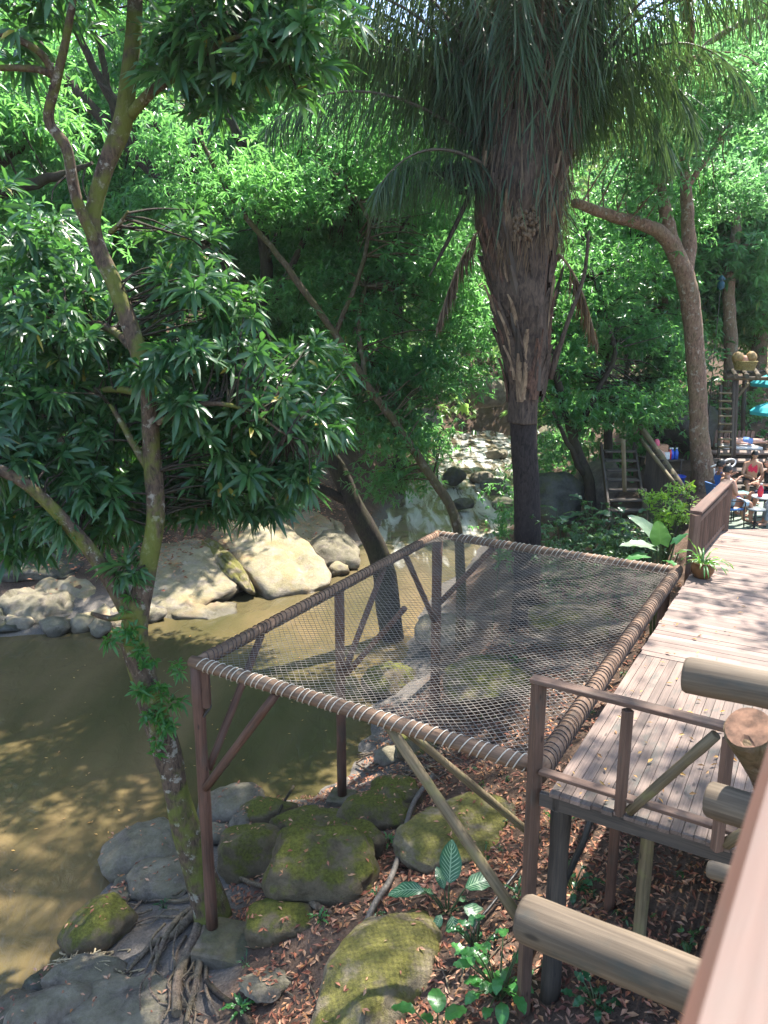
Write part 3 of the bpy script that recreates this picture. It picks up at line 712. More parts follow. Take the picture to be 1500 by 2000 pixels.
# legs and braces
def gpost(p, top, r=.085, name='post', mat='post', parent=NETR, square=False, base=None, label=None):
    z0 = base if base is not None else gz(p[0], p[1]) - .15
    m_ = MB()
    if square: m_.beam((p[0], p[1], z0), (p[0], p[1], top), r * 2, r * 2, (1, .3, 0), .012)
    else: m_.tube([(p[0], p[1], z0 + (top - z0) * i / 8) for i in range(9)], [r * (1 + .04 * math.sin(i * 1.9)) for i in range(9)], 14, True, .04, p[0])
    o = m_.build(name, M[mat], parent)
    if label: o["label"] = label
    return o
pFL = FL + V(-.02, .02, 0)
gpost(pFL, -.05, .082, base=-4.12, label='brown corner post standing on a concrete footing')
MB().beam(pFL + V(.115, -.02, -.62), pFL + V(.115, -.02, -.08), .1, .1, (1, 0, 0)).build("bracket", M['post'], NETR)
MB().beam(pFL + V(.07, -.05, -.74), pFL + V(.17, -.03, -.6), .09, .02).build("bracket", M['dark_wood'], NETR)
dF = (FR - FL).normalized(); dL = (BL - FL).normalized()
def brace(a, b, r=.055, mat='post', parent=NETR, label=None):
    a = Vector(a); b = Vector(b)
    o = MB().tube([a.lerp(b, i / 6) for i in range(7)], [r * (1 + .05 * math.sin(i * 2.3 + a.x)) for i in range(7)], 12, True, .05, a.x).build("brace", M[mat], parent)
    if label: o["label"] = label
    return o
brace(pFL + V(.05, -.09, -1.78), FL + dF * 1.32 + V(0, .02, -.09), .06)
brace(pFL + V(.06, .06, -1.6), FL + dL * 1.35 + V(0, 0, -.09), .055)
mid = V(-.76, 12.38, 0)
gpost(mid, -.06, .085, base=-4.0)
brace(mid + V(.03, .09, -1.7), FL.lerp(BL, .68) + V(0, 0, -.09), .055)
brace(mid + V(.1, -.02, -1.6), mid + V(1.1, -.5, -.2), .05)
gpost(BL + V(0, 0, 0), -.06, .11, base=gz(BL.x, BL.y) - .2)
brace(BL + V(.08, -.06, -1.5), BL + (BR - BL).normalized() * 1.3 + V(0, 0, -.09), .06)
brace(BL + V(-.05, -.1, -1.9), FL.lerp(BL, .8) + V(0, 0, -.09), .06)
gpost(BR + V(-.15, .08, 0), -.06, .1)
kb = FL.lerp(FR, .622) + V(.02, .05, -.07)
brace(kb, V(1.40, 6.78, -1.72), .062, 'pole', label='pale round brace from the front rail to the deck post')
brace(kb + V(.06, .1, 0), V(1.9, 8.3, -1.9), .05, 'pole', label='mottled round brace behind the pale one')
# footings
def footing(c, w, h, rz, label):
    m_ = MB().box((c[0], c[1], c[2] - h / 2), (w, w, h), rz, .035)
    return tag(m_.build("concrete_footing", M['concrete'], None, c), label, 'footing', 'concrete footings')
footing((-2.20, 9.12, -4.06), .74, .6, R(-14), 'wide concrete footing block under the brown corner post')
footing((-.76, 12.38, -3.96), .46, .5, R(-15), 'small square concrete footing under the middle riverside post')

# ------------------------------------------------------------------ deck
d1 = Vector((math.cos(R(59.6)), math.sin(R(59.6)))); d2 = Vector((d1.y, -d1.x)); DO = Vector((1.47, 6.46))
def dk(a, b): return DO + d1 * a + d2 * b
def dk3(a, b, z): p = dk(a, b); return V(p.x, p.y, z)
DECK = thing("wooden_deck", (DO.x + 2, DO.y + 3, -.1), 'weathered pinkish wooden deck with boards laid in two directions', 'deck')
def clip_poly(poly, ymax):
    out = []
    for i in range(len(poly)):
        p, q = poly[i], poly[(i + 1) % len(poly)]
        if p.y <= ymax: out.append(p)
        if (p.y <= ymax) != (q.y <= ymax): out.append(p.lerp(q, (ymax - p.y) / (q.y - p.y)))
    return out
b_ = 0.10; w = .098
while b_ < 4.6:
    z = random.uniform(-.004, .004); e = random.uniform(-.015, .015)
    poly = [dk(-.02 + e, b_), dk(-.02 + e, b_ + w - .005), dk(3.68, b_ + w - .005), dk(3.68, b_)]
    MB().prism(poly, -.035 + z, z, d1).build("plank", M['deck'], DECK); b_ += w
a_ = 3.70; w = .142
while a_ < 15.2:
    z = random.uniform(-.004, .004); e = .10 + random.uniform(-.012, .012)
    poly = clip_poly([dk(a_, e), dk(a_, 6.4), dk(a_ + w - .005, 6.4), dk(a_ + w - .005, e)], 16.25)
    if len(poly) >= 3:
        # milled grooves along the board
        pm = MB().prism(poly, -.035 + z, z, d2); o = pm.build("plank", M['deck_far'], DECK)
    a_ += w
def bm_(a, b, w, h, name='beam', mat='dark_wood', parent=None): return MB().beam(a, b, w, h).build(name, M[mat], parent or DECK)
bm_(dk3(.03, .0, -.11), dk3(.03, 4.6, -.11), .06, .14)
bm_(dk3(.5, .1, -.12), dk3(.5, 4.6, -.12), .12, .16)
for a_ in (2.0, 3.6, 5.5, 7.5, 9.5, 11): bm_(dk3(a_, .12, -.12), dk3(a_, 6.2, -.12), .1, .16, 'joist')
bm_(dk3(-.0, .16, -.115), dk3(11.1, .16, -.115), .06, .15)
for (a_, b2, r, mt) in ((.34, .12, .1, 'dark_wood'), (.95, .85, .07, 'pole'), (1.8, .35, .06, 'post'), (4.6, .3, .09, 'dark_wood'), (8, .3, .09, 'dark_wood'), (11, .3, .1, 'dark_wood'), (1.2, 2.2, .08, 'dark_wood'), (4.5, 3, .1, 'dark_wood')):
    p = dk(a_, b2); gpost((p.x, p.y), -.2, r, 'support_post', mt, DECK)
# near railing
RL = thing("deck_railing", dk3(0, .9, 0), 'brown deck railing with slanted round pole in the near corner', 'railing', 'deck railings')
pc = dk(.10, -.09)
gpost((pc.x, pc.y), 1.03, .058, 'post', 'railing', RL, True, gz(pc.x, pc.y) - .2)
for bb, aa in ((.74, .02), (1.56, -.06), (2.5, -.06)):
    p = dk(aa, bb); gpost((p.x, p.y), 1.0, .042, 'post', 'railing', RL, True, -.02)
MB().beam(dk3(.10, -.16, 1.05), dk3(-.06, 2.9, 1.07), .13, .045).build("top_rail", M['railing'], RL)
MB().beam(dk3(.08, -.03, .14), dk3(-.02, 2.9, .14), .10, .04).build("bottom_rail", M['railing'], RL)
brace(dk3(.03, .82, .03), dk3(-.04, 1.46, 1.0), .045, 'pole', RL)
brace(dk3(-.03, 1.62, .03), dk3(-.06, 2.4, 1.0), .05, 'pole', RL)
# far railing with balusters
RF = thing("deck_railing", dk3(9.6, .2, 0), 'brown baluster railing at the far end of the deck', 'railing', 'deck railings')
A0, A1 = 7.95, 11.35
def fr(a): t = (a - A0) / (A1 - A0); return dk(a, .06 + .13 * t)
for a_ in (A0, A1):
    p = fr(a_); gpost((p.x, p.y), 1.04, .07, 'post', 'railing', RF, True, -.35)
q0, q1 = fr(A0), fr(A1)
MB().beam(V(q0.x, q0.y, 1.075), V(q1.x, q1.y, 1.1), .2, .05).build("top_rail", M['handrail'], RF)
MB().beam(V(q0.x, q0.y, .86), V(q1.x, q1.y, .88), .05, .09).build("rail", M['railing'], RF)
MB().beam(V(q0.x, q0.y, .13), V(q1.x, q1.y, .13), .05, .09).build("rail", M['railing'], RF)
for i in range(1, 15):
    p = fr(A0 + (A1 - A0) * i / 15)
    MB().beam((p.x, p.y, .12), (p.x, p.y, .88), .045, .045, (1, 0, 0)).build("baluster", M['railing'], RF)

# ------------------------------------------------------------------ log ends and balcony in the foreground
def logthing(a, b, r, label, mat='log', name='log_beam', tap=1.0):
    a = Vector(a); b = Vector(b)
    n = 12
    pts = [a.lerp(b, i / n) for i in range(n + 1)]; rad = [r * (1 + (tap - 1) * i / n) * (1 + .015 * math.sin(i * 1.7)) for i in range(n + 1)]
    rad = [rad[0] * .93] + rad; pts = [pts[0]] + [a.lerp(b, .012)] + pts[1:]
    o = MB().tube(pts, rad, 28, True, .03, r * 31).build(name, M[mat], None, a)
    return tag(o, label, 'log', 'log ends under the balcony')
logthing(atY(1022, 1792, 3.0), atY(1352, 1925, 2.55) + (atY(1352, 1925, 2.55) - atY(1022, 1792, 3.0)) * 1.0, .106, 'thick pale log end pointing out over the leafy bank')
logthing(atY(1338, 1317, 3.3), atY(1500, 1348, 3.1) + (atY(1500, 1348, 3.1) - atY(1338, 1317, 3.3)) * 2.5, .083, 'greyish log end crossing above the deck boards')
logthing(atY(1384, 1560, 3.3), atY(1480, 1590, 3.15) + (atY(1480, 1590, 3.15) - atY(1384, 1560, 3.3)) * 3, .086, 'short tan log end beside the railing brace')
logthing(atY(1384, 1697, 4.6), atY(1430, 1710, 4.5) + (atY(1430, 1710, 4.5) - atY(1384, 1697, 4.6)) * 8, .06, 'thin pale log end in the dark beneath the deck edge')
st = atY(1462, 1422, 3.2)
st2 = atY(1512, 1560, 3.45)
o = MB(); dd = (st2 - st)
pts = [st + dd * t for t in (0, .06, .3, .6, 1, 2.2)]; o.tube(pts, [.105, .108, .088, .075, .07, .07], 24, True, .12, 3)
LP = thing("log_post", tuple(st), 'slanting log with cracked sawn top behind the handrail', 'log')
o.build("bark", M['bark_brown'], LP)
# sawn, cracked top face
nrm = (-dd).normalized(); ax = nrm.cross(V(0, 1, 0)).normalized(); ay = nrm.cross(ax); tb0 = MB()
tb0.v.append(st + nrm * .002)
for j, rr0 in enumerate((.04, .08, .104)):
    for k in range(24):
        th = 2 * math.pi * k / 24; q = rr0 * (1 + .06 * mnoise.noise(Vector((math.cos(th), math.sin(th), j))))
        crk = -.012 if (k in (3, 4) and j == 1) else 0
        tb0.v.append(st + (ax * math.cos(th) + ay * math.sin(th)) * q + nrm * (.006 + crk))
for k in range(24):
    k2 = (k + 1) % 24; tb0.face((0, 1 + k, 1 + k2), ((0, 0), (.1, .1), (.1, .12)))
    for j in range(2): tb0.face((1 + j * 24 + k, 25 + j * 24 + k, 25 + j * 24 + k2, 1 + j * 24 + k2), ((.1 * j, k / 24), (.1 * j + .1, k / 24), (.1 * j + .1, k2 / 24), (.1 * j, k2 / 24)))
tb0.build("sawn_top", plain("sawn_wood", (0.16, 0.085, 0.052), .8, var=.6, scale=22), LP)
BAL = thing("balcony", (.9, .6, 2.5), 'pinkish brown balcony handrail close to the camera', 'balcony')
ra, rb_ = atz(1500, 1445, 3.75), atz(1322, 2000, 3.75)
rd = (ra - rb_).normalized(); side = V(rd.y, -rd.x, 0)
c0 = rb_ - rd * .7 + side * .10; c1 = ra + rd * 1.3 + side * .10
MB().beam(V(c0.x, c0.y, 3.72), V(c1.x, c1.y, 3.72), .20, .06, (0, 0, 1), .012).build("handrail", M['handrail'], BAL)
for t in (.12, .93):
    p = c0.lerp(c1, t) + side * .06; MB().beam((p.x, p.y, 2.5), (p.x, p.y, 3.69), .07, .07, (1, 0, 0)).build("post", M['railing'], BAL)
fl0 = c0 + side * .05
MB().prism([Vector((.16, -1.2)), Vector((2.6, -1.2)), Vector((2.6, 1.9)), Vector((1.28, 1.9)), Vector((.16, .15))], 2.40, 2.5, (0, 1)).build("floor", M['deck'], BAL)

# ------------------------------------------------------------------ trees
def limb(parent, px, rad, mat, name='branch', k=5, n=10, jit=0.0, wob=.12):
    pts, rr = limb_pts(px, rad, k, jit)
    return MB().tube(pts, rr, n, True, wob, random.random() * 20).build(name, M[mat], parent), pts
def twigs(parent, starts, cents, mat, r=.02, every=1, cap=60):
    """thin boughs from the limbs out to the leaf masses"""
    tb = MB(); k = 0
    for c in cents[::every][:cap]:
        s_ = min(starts, key=lambda p: (p - Vector(c)).length)
        c = Vector(c)
        if (c - s_).length > 2.6: continue
        m1 = s_.lerp(c, .5) + V(random.gauss(0, .12), random.gauss(0, .12), random.gauss(.12, .1))
        pts, rr = limb_pts([s_, m1, c], [r * 1.3, r * .8, r * .3], 3)
        tb.tube(pts, rr, 4, False)
    tag(tb.build("twigs", M[mat], parent), kind='stuff')

# the leaning mango tree in front
MG = thing("mango_tree", tuple(ground_at(408, 1770)), 'mossy forked mango tree leaning over the river behind the corner post', 'tree')
g0 = Vector(MG.location)
trunk_px = [(418, 1800, 9.72), (395, 1720, 9.74), (358, 1600, 9.75), (330, 1480, 9.78), (290, 1350, 9.8), (262, 1235, 9.85), (285, 1120, 9.9), (304, 1010, 9.95), (296, 880, 10), (288, 760, 10.0), (262, 660, 10.0), (225, 560, 10.05), (190, 480, 10.1), (182, 420, 10.1), (205, 330, 10.15), (240, 240, 10.2), (252, 140, 10.25), (263, 40, 10.3), (268, -120, 10.4), (300, -330, 10.4)]
pts, rr = limb_pts(trunk_px, [q * .84 for q in [.33, .27, .235, .22, .20, .215, .155, .145, .135, .13, .125, .125, .13, .12, .13, .13, .115, .105, .09, .05]], 6)
MB().tube(pts, rr, 18, True, .22, 4).build("trunk", M['bark'], MG); mango_pts = pts[:]
def mb(px, rad, **kw):
    o, p = limb(MG, px, [q * .84 for q in rad], 'bark', **kw); mango_pts.extend(p)
mb([(268, 1225, 9.85), (225, 1150, 9.8), (180, 1080, 9.75), (110, 1000, 9.6), (50, 945, 9.5), (-30, 905, 9.4), (-160, 860, 9.2)], [.15, .13, .115, .10, .09, .08, .05])
mb([(275, 1215, 9.9), (255, 1200, 9.7), (215, 1208, 9.6), (178, 1198, 9.5)], [.10, .07, .05, .03])
mb([(295, 920, 9.98), (262, 870, 10.1), (240, 830, 10.2), (215, 790, 10.3)], [.08, .06, .05, .03])
mb([(196, 490, 10.1), (150, 390, 9.9), (130, 290, 9.8), (95, 235, 9.8), (110, 160, 9.7), (128, 80, 9.6), (150, -40, 9.5)], [.09, .08, .075, .07, .065, .055, .04])
mb([(112, 165, 9.75), (85, 110, 9.6), (40, 80, 9.5), (-40, 55, 9.4)], [.06, .05, .045, .03])
mb([(108, 150, 9.75), (70, 135, 9.6), (0, 133, 9.5), (-60, 140, 9.4)], [.05, .045, .04, .03])
mb([(255, 225, 10.2), (285, 190, 10.1), (320, 162, 10.0), (360, 140, 9.9), (420, 90, 9.7), (500, 60, 9.5)], [.085, .08, .07, .055, .045, .02])
mb([(268, 690, 10), (210, 640, 10.4), (120, 625, 10.7), (20, 620, 11), (-60, 615, 11)], [.06, .06, .055, .05, .03])
mb([(285, 770, 10), (220, 760, 10.5), (150, 770, 10.8), (80, 775, 11)], [.06, .055, .05, .03])
mb([(300, 830, 10), (390, 790, 9.8), (480, 800, 9.8), (560, 850, 9.8)], [.05, .04, .03, .015])
mb([(215, 455, 10.1), (235, 435, 10), (250, 412, 9.9)], [.04, .03, .012])
# crown: rosettes of long leaves
lobes = [  # px, py, Y, rx, ry, rz, rosettes
 (90, 640, 10.6, 1.0, .9, .55, 85), (60, 760, 10.6, .9, .9, .5, 80), (170, 700, 10.8, .8, .5, .5, 60), (180, 840, 10.9, .95, .7, .5, 80), (60, 900, 10.2, .8, .7, .45, 55),
 (330, 640, 11.0, .8, .6, .5, 55), (430, 720, 10.4, .9, .8, .55, 85), (520, 800, 10.4, .8, .8, .5, 75), (420, 840, 10.6, .9, .9, .5, 85), (520, 905, 10.5, .75, .7, .35, 60), (400, 940, 10.8, .9, .8, .35, 70), (300, 960, 10.9, .8, .6, .35, 50), (60, 1010, 10.6, .8, .6, .3, 40), (400, 990, 11.2, .8, .6, .22, 40), (520, 985, 11, .6, .5, .2, 26), (130, 930, 11.2, .9, .7, .4, 50), (300, 880, 11.3, .9, .7, .5, 60), (270, 780, 11.2, .9, .7, .5, 55), (30, 1060, 10.8, .5, .4, .22, 20), (180, 1040, 11, .5, .5, .2, 20), (0, 960, 11, .8, .7, .5, 50), (275, 720, 9.6, .25, .2, .15, 5), (345, 780, 9.6, .35, .3, .22, 10), (350, 690, 9.6, .35, .3, .2, 9),
 (590, 930, 10.2, .35, .4, .22, 16), (640, 820, 10.4, .35, .4, .3, 20), (600, 720, 11.2, .6, .6, .5, 40),
 (380, 560, 10.3, .6, .6, .4, 36), (470, 600, 10.6, .5, .5, .35, 26), (350, 470, 10.9, .6, .6, .5, 26), (120, 560, 11.0, .9, .8, .35, 45),
 (230, 1000, 10.4, .45, .5, .3, 22), (140, 1010, 9.9, .45, .4, .25, 16), (250, 1110, 9.7, .25, .3, .2, 9), (180, 960, 10, .5, .5, .3, 22),
 (470, 60, 9.8, .8, .8, .6, 75), (560, 100, 9.6, .65, .6, .45, 52), (400, 10, 9.9, .8, .8, .6, 62), (520, -60, 9.8, 1.2, 1.0, .5, 70), (610, 40, 9.6, .5, .6, .45, 34), (350, 110, 10, .5, .5, .4, 30), (420, 190, 10.2, .45, .4, .35, 22),
 (250, -120, 10.3, 1.6, 1.4, .6, 80), (80, -60, 9.8, 1.3, 1.0, .6, 60), (20, 60, 9.8, .7, .7, .4, 24), (-60, 400, 10.5, .8, .8, 1.0, 40), (60, 470, 11.2, .8, .7, .5, 36), (-40, 850, 10, .8, .8, .9, 50),
]
parts = []; cents = []
for (x, y, Y, a, b, c, k) in lobes:
    ctr = np.array(atY(x, y, Y)); C = ellip(k, ctr, (a, b, c), .45)
    A = unit(C - ctr) * .7 + np.array([0, -.25, .35]) + rng.normal(size=(k, 3)) * .35
    parts.append(whorls(C, A, 13, .315, .07, 1.05, .4)); cents.extend([tuple(q) for q in C[::4]])
crown("crown", parts, M['mango'], MG)
twigs(MG, mango_pts, cents, 'bark_dark', .014, 1, 420)
# sprouts on the lower trunk
parts = []
for (x, y, Y, k) in ((250, 1235, 9.65, 5), (225, 1250, 9.65, 4), (285, 1290, 9.6, 4), (340, 1305, 9.6, 3), (285, 1350, 9.55, 6), (320, 1345, 9.6, 5), (300, 1395, 9.55, 7), (325, 1420, 9.5, 7), (310, 1455, 9.45, 4), (345, 1370, 9.6, 4), (270, 1265, 9.6, 5), (255, 1180, 9.7, 3)):
    ctr = np.array(atY(x, y, Y)); C = ellip(k, ctr, (.14, .12, .12), .5)
    parts.append(whorls(C, np.array([[0, -.5, .5]]) + rng.normal(size=(k, 3)) * .5, 11, .17, .042))
tag(crown("sprouts", parts, M['mango_bright'], MG), kind='stuff')

# trees behind, each with trunk, boughs and crown
def crown_lobes(lobes, m, L, W, spread, dens):
    parts = []; cents = []
    for (x, y, Y, a, b, c) in lobes:
        ctr = np.array(atY(x, y, Y)); k = max(6, int(dens * (a * b * c) ** (2 / 3) * 4))
        C = ellip(k, ctr, (a, b, c), .42); parts.append(sprays(C, m, L, W, spread)); cents.extend([tuple(q) for q in C[::9]])
    return parts, cents
def bgtree(name, label, trunk, rad, branches, lobes, leaf, bark, m=34, L=.17, W=.05, spread=.42, dens=30, n=10, group='trees around the river', tw=.02):
    base = trunk[0] if isinstance(trunk[0], Vector) else atY(*trunk[0])
    T = thing(name, tuple(base), label, 'tree', group)
    pts, rr = limb_pts(trunk, rad, 6, .01)
    MB().tube(pts, rr, n + 4, True, .15, random.random() * 20).build("trunk", M[bark], T); allp = pts[:]
    for bpx, br in branches:
        o, p = limb(T, bpx, br, bark, n=n, jit=.015); allp += p
    if lobes:
        parts, cents = crown_lobes(lobes, m, L, W, spread, dens)
        crown("crown", parts, M[leaf], T); twigs(T, allp, cents, bark, tw, 1, 260)
    return T
def foot(px, py, Y):
    p = atY(px, py, Y); return V(p.x, p.y, gz(p.x, p.y) - .25)
def scatter(n, x0, x1, y0, y1, Y0, Y1, a=(1.0, 1.8), flat=.55):
    out = []
    for i in range(n):
        r = random.uniform(*a)
        out.append((random.uniform(x0, x1), random.uniform(y0, y1), random.uniform(Y0, Y1), r, r, r * flat))
    return out
bgtree("river_tree", 'dark thick trunked tree leaning far out over the rapids', [foot(770, 1150, 21.5), (745, 1100, 21.5), (690, 985, 21.3), (650, 900, 21.2), (560, 755, 21), (500, 650, 21), (400, 480, 21), (300, 340, 21), (150, 180, 21), (30, 30, 21), (-60, -60, 21)],
       [.40, .33, .27, .24, .22, .2, .18, .15, .13, .10, .05],
       [([(690, 985, 21.3), (640, 960, 21), (600, 938, 20.6), (570, 900, 20.3)], [.15, .12, .09, .04]), ([(500, 650, 21), (520, 520, 21.5), (490, 330, 21.5), (440, 200, 21), (430, 60, 21)], [.2, .17, .15, .11, .05]),
        ([(400, 480, 21), (372, 380, 20.8), (386, 250, 20.5), (378, 120, 20.3)], [.17, .15, .12, .06]), ([(300, 340, 21), (210, 180, 20.5), (150, 60, 20), (120, -40, 20)], [.12, .1, .08, .04]), ([(230, 255, 21), (200, 110, 20.8), (170, 30, 20.5)], [.1, .08, .04]), ([(560, 755, 21), (470, 560, 20.4), (420, 470, 20.2), (330, 300, 20)], [.09, .08, .07, .03]), ([(500, 650, 21), (590, 480, 20.6), (640, 330, 20.4), (660, 200, 20.2)], [.1, .08, .06, .03]), ([(372, 380, 20.8), (330, 270, 20), (250, 210, 19.8), (190, 160, 19.6)], [.09, .07, .06, .03]), ([(520, 520, 21.5), (560, 380, 21), (540, 240, 20.5)], [.09, .07, .03]), ([(650, 900, 21.2), (700, 700, 20.5), (720, 560, 20.2), (800, 420, 20)], [.1, .08, .06, .03])],
       scatter(16, -40, 420, 300, 620, 22.2, 26) + scatter(18, 0, 520, -40, 260, 22.2, 26) + scatter(10, 380, 700, 250, 600, 22.4, 25.5) + scatter(7, 480, 660, 560, 860, 22.4, 24, (.7, 1.1)) + scatter(6, 0, 560, 0, 420, 19.5, 20.6, (.5, .8)),
       'tree_a', 'bark_dark', 30, .24, .066, .62, 19)
bgtree("slender_tree", 'slender pale trunk leaning left beside the far corner of the net', [foot(905, 1080, 18.3), (893, 1035, 18.3), (835, 920, 18.2), (775, 830, 18.2), (715, 750, 18.2), (655, 655, 18.2), (560, 520, 18.3), (470, 410, 18.5), (415, 320, 18.6), (370, 200, 18.8), (360, 90, 19)],
       [.14, .12, .105, .095, .088, .08, .072, .06, .05, .035, .015],
       [([(715, 750, 18.2), (700, 640, 18.6), (715, 560, 19)], [.07, .06, .03]), ([(655, 655, 18.2), (720, 470, 19), (690, 380, 19.5), (590, 280, 20)], [.06, .05, .04, .02])],
       scatter(18, 560, 930, 430, 760, 18.5, 22.5, (.8, 1.35)) + scatter(14, 640, 850, 700, 880, 18.6, 21, (.6, .95)) + scatter(4, 740, 830, 860, 950, 18.8, 20.5, (.4, .6)) + scatter(12, 560, 930, 220, 470, 19, 23) + scatter(5, 330, 520, 180, 420, 18, 19.5, (.6, .9)),
       'tree_b', 'bark_olive', 30, .19, .05, .52, 20)
bgtree("riverside_tree", 'tree with dark boughs entering from the left edge', [V(-9.5, 15.5, -5.2), V(-9.3, 15.4, 0), (-250, 420, 15.3), (-150, 200, 15.2)], [.4, .33, .25, .1],
       [([(-220, 430, 15.3), (-60, 395, 15.2), (40, 365, 15.1), (110, 345, 15), (180, 318, 14.8)], [.16, .13, .11, .08, .03]), ([(-200, 400, 15.3), (-20, 330, 15.6), (50, 270, 15.8), (95, 190, 16)], [.13, .12, .1, .04]),
        ([(-180, 480, 15), (-20, 500, 14.8), (45, 520, 14.6)], [.1, .08, .03])],
       scatter(9, -160, 120, 380, 620, 13.5, 16.5, (.8, 1.2)) + scatter(6, -160, 60, 100, 330, 15, 17, (.7, 1.1)), 'tree_a', 'bark_dark', 30, .19, .055, .42, 22)
bgtree("bank_tree", 'bushy tree with thin dark stems right of the palm', [foot(1155, 985, 21.5), (1150, 940, 21.5), (1120, 860, 21.6), (1088, 740, 21.8), (1075, 640, 22), (1100, 520, 22)], [.17, .15, .13, .1, .08, .04],
       [([(1140, 925, 21.5), (1115, 880, 21.2), (1072, 790, 21)], [.09, .07, .04]), ([(1120, 860, 21.6), (1170, 760, 22), (1200, 680, 22.3), (1160, 545, 22.5)], [.09, .08, .07, .03])],
       scatter(14, 1060, 1300, 640, 850, 21, 24, (.7, 1.15)) + scatter(10, 1060, 1290, 470, 660, 22, 25, (.8, 1.3)), 'tree_a', 'bark_dark', 24, .2, .058, .5, 16)
bgtree("stream_tree", 'thin twin stemmed tree between palm and stairs', [foot(1190, 900, 25), (1188, 840, 25), (1178, 740, 25), (1205, 640, 25.2), (1180, 560, 25.5), (1150, 480, 26)], [.15, .14, .12, .1, .09, .04],
       [([(1188, 840, 25), (1225, 740, 25.4), (1215, 600, 26), (1240, 500, 26)], [.09, .08, .06, .03])],
       scatter(12, 1100, 1340, 560, 800, 25, 28, (.8, 1.3)) + scatter(12, 1060, 1320, 300, 560, 25, 29, (.9, 1.5)), 'tree_b', 'bark_dark', 24, .22, .065, .55, 15)
# the stout tree beside the patio
RT = bgtree("patio_tree", 'stout reddish trunk with a broken fork beside the patio', [foot(1378, 935, 21.5), (1374, 915, 21.5), (1366, 850, 21.5), (1362, 740, 21.5), (1352, 620, 21.5), (1338, 540, 21.5), (1312, 478, 21.5), (1300, 420, 21.6), (1292, 365, 21.6)],
       [.42, .31, .27, .26, .25, .24, .22, .18, .11],
       [([(1318, 490, 21.5), (1285, 452, 21.3), (1235, 432, 21), (1190, 420, 20.6), (1120, 396, 20)], [.22, .18, .16, .14, .11]), ([(1340, 545, 21.5), (1345, 470, 21.8), (1340, 370, 22), (1335, 260, 22), (1350, 130, 22), (1420, 60, 21.5), (1520, 20, 21)], [.2, .19, .15, .1, .08, .07, .05]),
        ([(1340, 370, 22), (1400, 280, 22), (1470, 190, 22), (1540, 120, 22)], [.08, .07, .06, .04]), ([(1335, 260, 22), (1310, 180, 21), (1350, 90, 20), (1330, -60, 18), (1250, -350, 15.5)], [.09, .08, .08, .08, .05]),
        ([(1350, 130, 22), (1330, -100, 19), (1420, -420, 15)], [.08, .07, .04])],
       scatter(12, 1230, 1520, 60, 330, 20, 25, (.8, 1.4)) + scatter(6, 1180, 1330, 220, 420, 20, 23, (.6, 1.0)) + scatter(5, 1400, 1540, 330, 480, 22, 25, (.7, 1.1)),
       'tree_c', 'bark_red', 24, .18, .055, .5, 17)
